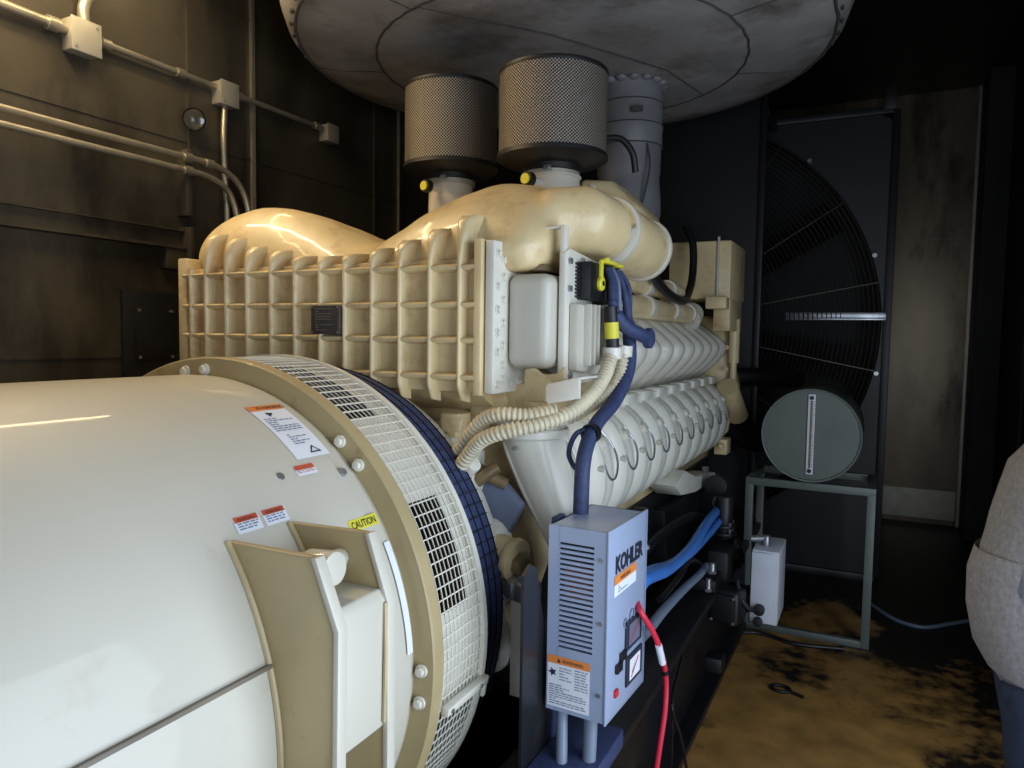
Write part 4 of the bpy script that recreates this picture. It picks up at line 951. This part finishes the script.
lb = patch(ks, .04, .298, .225, .355, M['white'], kb, 'caution_label'); patch(ks, .04, .330, .225, .355, M['orange'], lb, 'orange_header', 1, .0005)
text_mesh('WARNING', .018, lambda u, v: ks(.085+u, .335+v, .001), M['ink'], lb, bold=.01); lines(ks, rtext(.07, .2, .303, .322, .008, 31), M['inkgrey'], lb, h=.003)
for u, v, r_ in ((.125, .235, .012), (.175, .243, .016)):
    kbuild(MB().tube([ks(0,0)*0+Vector((BX1+.003, BY0+u+r_*cos(t*pi/8), BZ0+v+r_*sin(t*pi/8))) for t in range(17)], .002, 5, cap=False), 'ring_mark', M['inkgrey'])
for k, (u, v) in enumerate(((.125, .150), (.135, .045))):
    d = kbuild(MB().box((BX1, BY0+u, BZ0+v), (BX1+.006, BY0+u+.125, BZ0+v+.085)), 'meter', M['ink'], bevel=.002)
    patch(lambda a, b_, off=0, u=u, v=v: Rb @ Vector((BX1+.0068, BY0+u+a, BZ0+v+b_)), .02, .012, .105, .073, M['white'] if k else M['bluegrey'], d, 'dial')
    mk = MB(); mk.v = [tuple(Rb @ Vector((BX1+.0075, BY0+u+a, BZ0+v+b_))) for a, b_ in ((.03,.02),(.036,.018),(.09,.06),(.086,.066))]; mk.f = [(0,1,2,3)]; mk.build('needle', M['inkred'], d)
for u, v in ((.055, .128), (.085, .150)):
    for w_ in (0, .022): kbuild(MB().box((BX1, BY0+u+w_, BZ0+v-.012), (BX1+.010, BY0+u+w_+.018, BZ0+v+.012)), 'breaker_switch', M['black'], bevel=.002)
r_ = kbuild(MB().box((BX1, BY0+.05, BZ0+.052), (BX1+.008, BY0+.072, BZ0+.072)), 'red_lamp', M['inkred'], bevel=.002)
for x, z in ((BX1-.022, 1.165), (BX1-.022, .995), (BX1-.022, .80)):
    kbuild(MB().cyl((x, BY0+.002, z), (x, BY0-.005, z), .006, 10), 'screw', M['steel'])
kbuild(MB().cyl((BX1-.002, BY1+.01, 1.13), (BX1-.002, BY1+.02, 1.13), .008, 8), 'screw', M['steel'])

# black support plate and blue-grey upright left of the box
sp = thing('support_bracket', (-.78, 1.75, .54), 'dark steel plate bracket standing on the skid left of the grey box', 'bracket')
MB().prism([(1.66, .30), (1.66, 1.13), (1.70, 1.15), (1.74, 1.13), (2.0, .30)], 'X', -.80, -.792).build('gusset_plate', M['skid'], sp)
MB().box((-.805, 1.86, .54), (-.785, 1.92, 1.24)).build('upright', M['navy'], sp, bevel=.003)
MB().cyl((-.785, 1.885, 1.05), (-.77, 1.885, 1.05), .012, 8).build('bolt', M['steel'], sp)
MB().prism([(1.62, .545), (1.62, .60), (2.0, .60), (2.0, .545)], 'X', -.79, -.62).build('sky_tinted_foot', M['navy'], sp, bevel=.004)  # sky reflection on the dark foot is put into its navy colour
conduit([(-.735, 1.80, .73), (-.735, 1.80, .69), (-.722, 1.77, .62), (-.71, 1.74, .545)], .016, 'cable_conduit', 'grey conduit leaving the left underside of the grey louvred box', [], M['greyhose'])
conduit([(-.655, 1.81, .73), (-.655, 1.81, .68), (-.655, 1.80, .545)], .019, 'cable_conduit', 'thicker grey conduit under the right of the grey louvred box', [], M['greyhose'])

# hoses and cables on the right side
def at(px, py, X=None, Y=None, Z=None):
    d = CR*((px-512)/FPX)-CU*((py-384)/FPX)+CF; C0 = Vector((0, 0, 1.75))
    if X is not None: t = X/d.x
    elif Y is not None: t = Y/d.y
    else: t = (Z-1.75)/d.z
    return C0+d*t
cable([(-.66, 2.0, 1.04), (-.63, 2.13, .985), at(645, 579, X=-.62), at(668, 569, X=-.63), at(690, 549, X=-.66), at(706, 524, X=-.70), at(718, 509, X=-.72)], .022, 'blue_hose', 'upper bright blue hose from behind the grey louvred box to the valve', M['bluehose'], 'hose')
cable([(-.66, 2.05, 1.0), (-.64, 2.17, .965), at(648, 573, X=-.65), at(668, 566, X=-.66), at(690, 553, X=-.69), at(710, 532, X=-.70), at(719, 521, X=-.70)], .019, 'blue_hose', 'lower blue hose tucked behind the brighter one', M['bluehose'], 'hose')
cable([(-.60, 1.95, .80), at(632, 650, X=-.60), at(648, 630, X=-.61), at(664, 610, X=-.63), at(685, 588, X=-.65), at(700, 574, X=-.66), at(706, 566, X=-.68)], .017, 'grey_hose', 'grey hose running up the skid edge below the blue hoses', M['greyhose'], 'hose')
rc = cable([at(636, 600, X=-.60), at(641, 612, X=-.57), at(652, 630, X=-.55), at(661, 652, X=-.54), at(666, 680, X=-.54), at(665, 710, X=-.54), at(660, 745, X=-.55), at(652, 800, X=-.57), at(646, 850, X=-.60)], .0085, 'red_cable', 'thick red cable hanging down right of the grey louvred box', M['red'])
MB().tube([at(658.5, 645, X=-.541), at(662.5, 663, X=-.539)], .0105, 10).build('white_marker', M['white'], rc)
MB().tube([at(664.8, 670, X=-.54), at(665.2, 674, X=-.54)], .0098, 10).build('black_band', M['black'], rc)
cable([(-.66, 2.9, .45), at(672, 705, X=-.60), at(680, 735, X=-.60), at(686, 765, X=-.61), at(690, 800, X=-.62)], .006, 'thin_cable', 'thin black cable hanging on the skid side right of the red cable', M['rubber'])
cable([(-.90, 2.3, .70), (-.86, 2.7, .80), (-.84, 3.1, .86), (-.80, 3.6, .86), (-.76, 3.85, .80)], .022, 'black_hose', 'black hose arching along the engine under the cylinder heads', M['rubber'], 'hose')

# heater pump and valve assembly
pa = thing('heater_pump', (-.66, 3.75, .53), 'black pump and valve cluster at the end of the blue hoses', 'pump')
def P(px, py, x): return at(px, py, X=x)
c = P(722, 560, -.66)
MB().box((c.x-.06, c.y-.10, c.z-.11), (c.x+.05, c.y+.10, c.z+.07)).build('valve_body', M['dark'], pa, bevel=.02)
c = P(724, 515, -.68); MB().cyl((c.x, c.y, c.z-.12), (c.x, c.y, c.z+.10), .045, 14).cyl((c.x, c.y, c.z-.10), (c.x, c.y, c.z-.085), .07, 18).cyl((c.x, c.y, c.z-.06), (c.x, c.y, c.z-.045), .065, 18).build('flanged_pipe', M['black'], pa, bevel=.003)
for k in range(4):
    a = pi/4+pi/2*k; MB().cyl((c.x+.055*cos(a), c.y+.055*sin(a), c.z-.105), (c.x+.055*cos(a), c.y+.055*sin(a), c.z-.03), .008, 6).build('bolt', M['steel'], pa)
c = P(717, 504, -.72); MB().cyl(c, c+Vector((.0, .03, .015)), .027, 14).build('hose_clamp', M['steel'], pa)
c = P(719, 520, -.705); MB().cyl(c, c+Vector((.0, .03, .012)), .024, 14).build('hose_clamp', M['steel'], pa)
c = P(727, 604, -.60)
mt = MB().obox(c, (.155, .12, .17), (0, 0, radians(-12))).build('motor_box', M['black'], pa, bevel=.022, seg=3)
MB().obox(c+Vector((-.01, -.066, 0)), (.12, .02, .135), (0, 0, radians(-12))).build('motor_cover', M['rubber'], mt, bevel=.008)
for dx in (-.06, .045):
    for dz in (-.06, .06): MB().cyl(c+Vector((dx, -.084-dx*.2, dz)), c+Vector((dx, -.06-dx*.2, dz)), .007, 6).build('screw', M['steel'], mt)
c = P(745, 590, -.58); MB().cyl(c+Vector((-.10, .05, -.02)), c+Vector((.03, .04, -.02)), .035, 14).cyl(c+Vector((-.08, .05, -.12)), c+Vector((.0, .04, -.10)), .04, 14).build('outlet', M['black'], pa)
MB().box((-.76, 3.45, .545), (-.64, 3.85, .60)).build('base', M['black'], pa, bevel=.004)
MB().box((-.66, 3.35, .20), (-.58, 3.45, .27)).build('arm', M['skid'], pa, bevel=.01)
for (qx, qy, qr, ql) in ((712, 572, .014, .04), (735, 548, .022, .05), (738, 566, .016, .04), (708, 590, .012, .05)):
    c = P(qx, qy, -.62); MB().cyl(c, c+Vector((0, .0, ql)), qr, 12).cyl(c+Vector((0, 0, -.006)), c+Vector((0, 0, .006)), qr*1.4, 6).build('fitting', M['steel'] if qr < .017 else M['black'], pa)
c = P(730, 540, -.66); MB().tube(smoothpath([c+Vector((.0, -.06, .02)), c+Vector((.05, -.08, .0)), c+Vector((.07, -.06, -.08)), c+Vector((.03, -.04, -.14))], 6), .016, 10).build('loop_pipe', M['rubber'], pa)
MB().tube(smoothpath([P(706, 572, -.70), P(690, 560, -.72), P(680, 575, -.74), P(660, 600, -.76)], 6), .016, 10).build('inlet_pipe', M['black'], pa)
c = P(716, 486, -.74); MB().cyl(c, c+Vector((.0, .10, .0)), .045, 14).cyl(c+Vector((0, -.01, 0)), c+Vector((0, .01, 0)), .06, 12).build('thermostat_body', M['dark'], pa, bevel=.004)
# white cabinet
wx0, wx1 = -.50, -.375
wc = thing('terminal_cabinet', (-.44, 3.78, .35), 'small white metal cabinet beside the black pump', 'cabinet')
MB().box((wx0, 3.62, .375), (wx1, 3.90, .735)).build('body', M['whitebox'], wc, bevel=.005)
MB().box((wx0+.0, 3.608, .385), (wx1-.03, 3.62, .725)).build('door', M['whitebox'], wc, bevel=.003)
MB().cyl((wx0+.05, 3.72, .735), (wx0+.05, 3.72, .785), .022, 14).cyl((wx0-.02, 3.70, .765), (wx0+.06, 3.72, .775), .016, 12).build('cable_gland', M['steel'], wc)
MB().cyl((wx0+.045, 3.61, .45), (wx0+.045, 3.575, .45), .026, 16).cyl((wx0+.04, 3.61, .39), (wx0+.04, 3.58, .39), .022, 16).build('knob', M['rubber'], wc, bevel=.003)
MB().box((-.66, 3.68, .40), (wx0, 3.80, .44)).build('mounting_arm', M['skid'], wc)
cable([(-.46, 3.60, .45), (-.50, 3.56, .46), (-.54, 3.55, .52), (-.56, 3.58, .58)], .012, 'black_cable', 'short black cable looping from the white cabinet knob to the pump', M['rubber'])

# floor debris
fl = thing('floor_strap', (-.33, 3.74, 0), 'small black metal shackle lying on the rusty floor', 'shackle')
MB().tube([(-.36+.045*cos(t*pi/8), 3.76+.035*sin(t*pi/8), .009) for t in range(17)], .009, 8, cap=False).cyl((-.32, 3.75, .009), (-.25, 3.72, .009), .009, 8).build('loop', M['dark'], fl)
cable([(.02, 5.3, .012), (.18, 5.05, .012), (.32, 5.0, .012), (.48, 5.15, .012), (.62, 5.3, .012)], .012, 'floor_cable', 'dusty cable lying on the dark floor behind the stand', M['greyhose'])
cable([(-.7, 4.35, .012), (-.55, 4.42, .012), (-.35, 4.36, .012), (-.1, 4.42, .012)], .012, 'floor_pipe', 'dirty rod lying on the floor in front of the stand', M['skid'], 'rod')
PERSON = True
# ------------------------------------------------------------------ person
def skinned(name, joints, edges, m, parent, sub=2, root=0):
    me = bpy.data.meshes.new(name); me.from_pydata([j[0] for j in joints], edges, [])
    o = bpy.data.objects.new(name, me); COL.objects.link(o)
    o.parent = parent; o.matrix_parent_inverse = Matrix.Translation(-parent.location)
    md = o.modifiers.new('skin', 'SKIN'); md.use_smooth_shade = True
    for i, j in enumerate(joints):
        r_ = j[1]; sv = me.skin_vertices[0].data[i]
        sv.radius = (r_, r_) if isinstance(r_, (int, float)) else r_
        sv.use_root = (i == root)
    s_ = o.modifiers.new('sub', 'SUBSURF'); s_.levels = sub; s_.render_levels = sub
    me.materials.append(m)
    return o
px_, py_ = .50, 2.06
pe = thing('person', (px_, py_, 0), 'person in grey hoodie and jeans, hands in the front pocket', 'person')
def J(dx, dy, z): return (px_+dx, py_+dy, z)
# faces -X.  jeans
skinned('jeans', [(J(-.05, 0, 1.0), (.14, .14)), (J(-.10, -.09, .90), .115), (J(-.10, -.10, .72), .105), (J(-.01, -.10, .50), .066), (J(.02, -.11, .28), .056), (J(.03, -.11, .09), .060),
                  (J(-.06, .09, .90), .108), (J(-.05, .10, .72), .098), (J(.0, .11, .50), .066), (J(.03, .12, .28), .056), (J(.04, .12, .09), .060)],
        [(0,1),(1,2),(2,3),(3,4),(4,5),(0,6),(6,7),(7,8),(8,9),(9,10)], M['jeans'], pe)
for dy in (-.11, .12):
    MB().sphere(J(-.03, dy, .045), .1, 20, 10, (1.35, .5, .5)).build('shoe', M['black'], pe)
def rings(rs, n=32):
    """rs: (cx, cy, z, rx_front, rx_back, ry) closed rings lofted upward"""
    mb = MB()
    for cx, cy_, z, rf, rb, ry in rs:
        for i in range(n):
            a = 2*pi*i/n; c = cos(a)
            mb.v.append((cx+(rb if c > 0 else rf)*c, cy_+ry*sin(a), z))
    for j in range(len(rs)-1):
        for i in range(n): mb.f.append((j*n+i, j*n+(i+1) % n, (j+1)*n+(i+1) % n, (j+1)*n+i))
    mb.f += [tuple(range(n))[::-1], tuple(range((len(rs)-1)*n, len(rs)*n))]
    return mb
q = lambda dx, z, rf, rb, ry: (px_+dx, py_, z, rf, rb, ry)
hd = rings([q(.0, .945, .17, .12, .165), q(.0, .935, .195, .145, .188), q(.0, .95, .208, .15, .195), q(.0, .98, .222, .15, .196), q(.0, 1.04, .245, .15, .198), q(.0, 1.12, .260, .15, .198),
            q(.0, 1.20, .264, .15, .196), q(.0, 1.255, .258, .155, .195), q(.0, 1.29, .250, .158, .195), q(.0, 1.34, .242, .16, .198), q(.0, 1.40, .228, .16, .20), q(.0, 1.47, .210, .15, .20), q(.01, 1.53, .175, .13, .165), q(.01, 1.575, .12, .10, .11), q(.01, 1.60, .08, .075, .08), q(.0, 1.62, .06, .07, .07)]).build('hoodie', M['hoodie'], pe, smooth=80)
for s_ in (-1, 1):
    skinned('sleeve', [(J(.0, s_*.15, 1.49), .08), (J(.02, s_*.215, 1.43), .088), (J(.05, s_*.25, 1.30), .078), (J(.04, s_*.245, 1.19), .075), (J(-.05, s_*.215, 1.18), .070), (J(-.12, s_*.15, 1.20), .055), (J(-.16, s_*.10, 1.19), .045)],
            [(0,1),(1,2),(2,3),(3,4),(4,5),(5,6)], M['hoodie'], pe)
# kangaroo pocket, hem band and folds of the hoodie
pk = MB()
for i in range(13):
    a = radians(120+10*i)
    for z, k_ in ((.98, 1.0), (1.03, 1.03), (1.12, 1.03), (1.20, 1.02), (1.26, .99)):
        w_ = 1 if z < 1.1 else (.9 if z < 1.2 else .75)
        aa = pi+(a-pi)*w_; rf = lerp_tab([(.95, .208), (.98, .222), (1.04, .245), (1.12, .260), (1.20, .264), (1.255, .258)], z)
        pk.v.append((px_+(rf+.012)*k_*cos(aa), py_+.2*k_*sin(aa), z))
for i in range(12):
    for j in range(4): pk.f.append((i*5+j, (i+1)*5+j, (i+1)*5+j+1, i*5+j+1))
pk.build('front_pocket', M['hoodie'], pe, smooth=80)
MB().lathe([(.16, 1.57), (.155, 1.61), (.12, 1.63), (.085, 1.625), (.08, 1.60)], (px_+.03, py_, 0), 'Z', 32).build('hood', M['hoodie'], pe)
# head and neck as one surface, face toward -X
h0_ = 1.60
def hq(dx, dz, rf, rb, ry): return (px_+dx, py_, h0_+dz, rf, rb, ry)
HR = [hq(.015, -.04, .060, .065, .066), hq(.012, .0, .056, .062, .060), hq(.005, .035, .060, .064, .060), hq(-.01, .058, .082, .078, .060), hq(-.012, .072, .092, .086, .064), hq(-.012, .092, .094, .092, .068),
      hq(-.010, .112, .094, .096, .071), hq(-.010, .135, .092, .100, .074), hq(-.008, .155, .088, .103, .076), hq(-.006, .175, .093, .106, .078), hq(-.004, .20, .092, .107, .079), hq(.0, .225, .084, .102, .075), hq(.004, .25, .064, .084, .062), hq(.006, .268, .036, .052, .038), hq(.008, .275, .010, .014, .010)]
hm = rings(HR, 40)
HN = 40
for i, p in enumerate(hm.v):
    dx, dy, dz = p[0]-px_, p[1]-py_, p[2]-h0_
    if dx < -.03:
        k = math.exp(-(dy/.013)**2)*math.exp(-((dz-.122)/.020)**2)*.024 + math.exp(-(dy/.010)**2)*math.exp(-((dz-.150)/.018)**2)*.010   # nose
        k += math.exp(-(dy/.022)**2)*math.exp(-((dz-.085)/.010)**2)*.006                                                        # lips
        k -= sum(math.exp(-((dy-q_*.032)/.016)**2) for q_ in (-1, 1))*math.exp(-((dz-.155)/.012)**2)*.008                        # eye sockets
        hm.v[i] = (p[0]-k, p[1], p[2])
hh = hm.build('head', M['skin'], pe, smooth=80, sub=1)
MB().sphere((px_-.105, py_, h0_+.086), .016, 14, 8, (.35, 1.35, .35)).build('mouth', M['redlab'], pe)
for s_ in (-1, 1):
    ey = MB().sphere((px_-.079, py_+s_*.032, h0_+.155), .012, 14, 8).build('eye', M['eye'], pe)
    MB().sphere((px_-.088, py_+s_*.033, h0_+.155), .0055, 8, 6).build('pupil', M['ink'], ey)
    MB().sphere((px_+.005, py_+s_*.080, h0_+.135), .028, 14, 8, (.65, .32, 1.15)).build('ear', M['skin'], pe)
    MB().tube([(px_-.096, py_+s_*.018, h0_+.176), (px_-.098, py_+s_*.034, h0_+.180), (px_-.088, py_+s_*.050, h0_+.175)], .004, 6).build('eyebrow', M['hair'], pe)
HA = [hq(.045, .085, .02, .052, .060), hq(.04, .11, .03, .068, .072), hq(.035, .14, .035, .076, .078), hq(.03, .165, .045, .082, .083), hq(.015, .188, .085, .094, .086), hq(.0, .205, .100, .116, .088), hq(.0, .235, .096, .112, .084), hq(.004, .262, .074, .092, .068), hq(.006, .282, .040, .055, .04), hq(.008, .290, .010, .014, .010)]
MB_h = rings(HA, 36); MB_h.build('hair', M['hair'], pe, smooth=80)
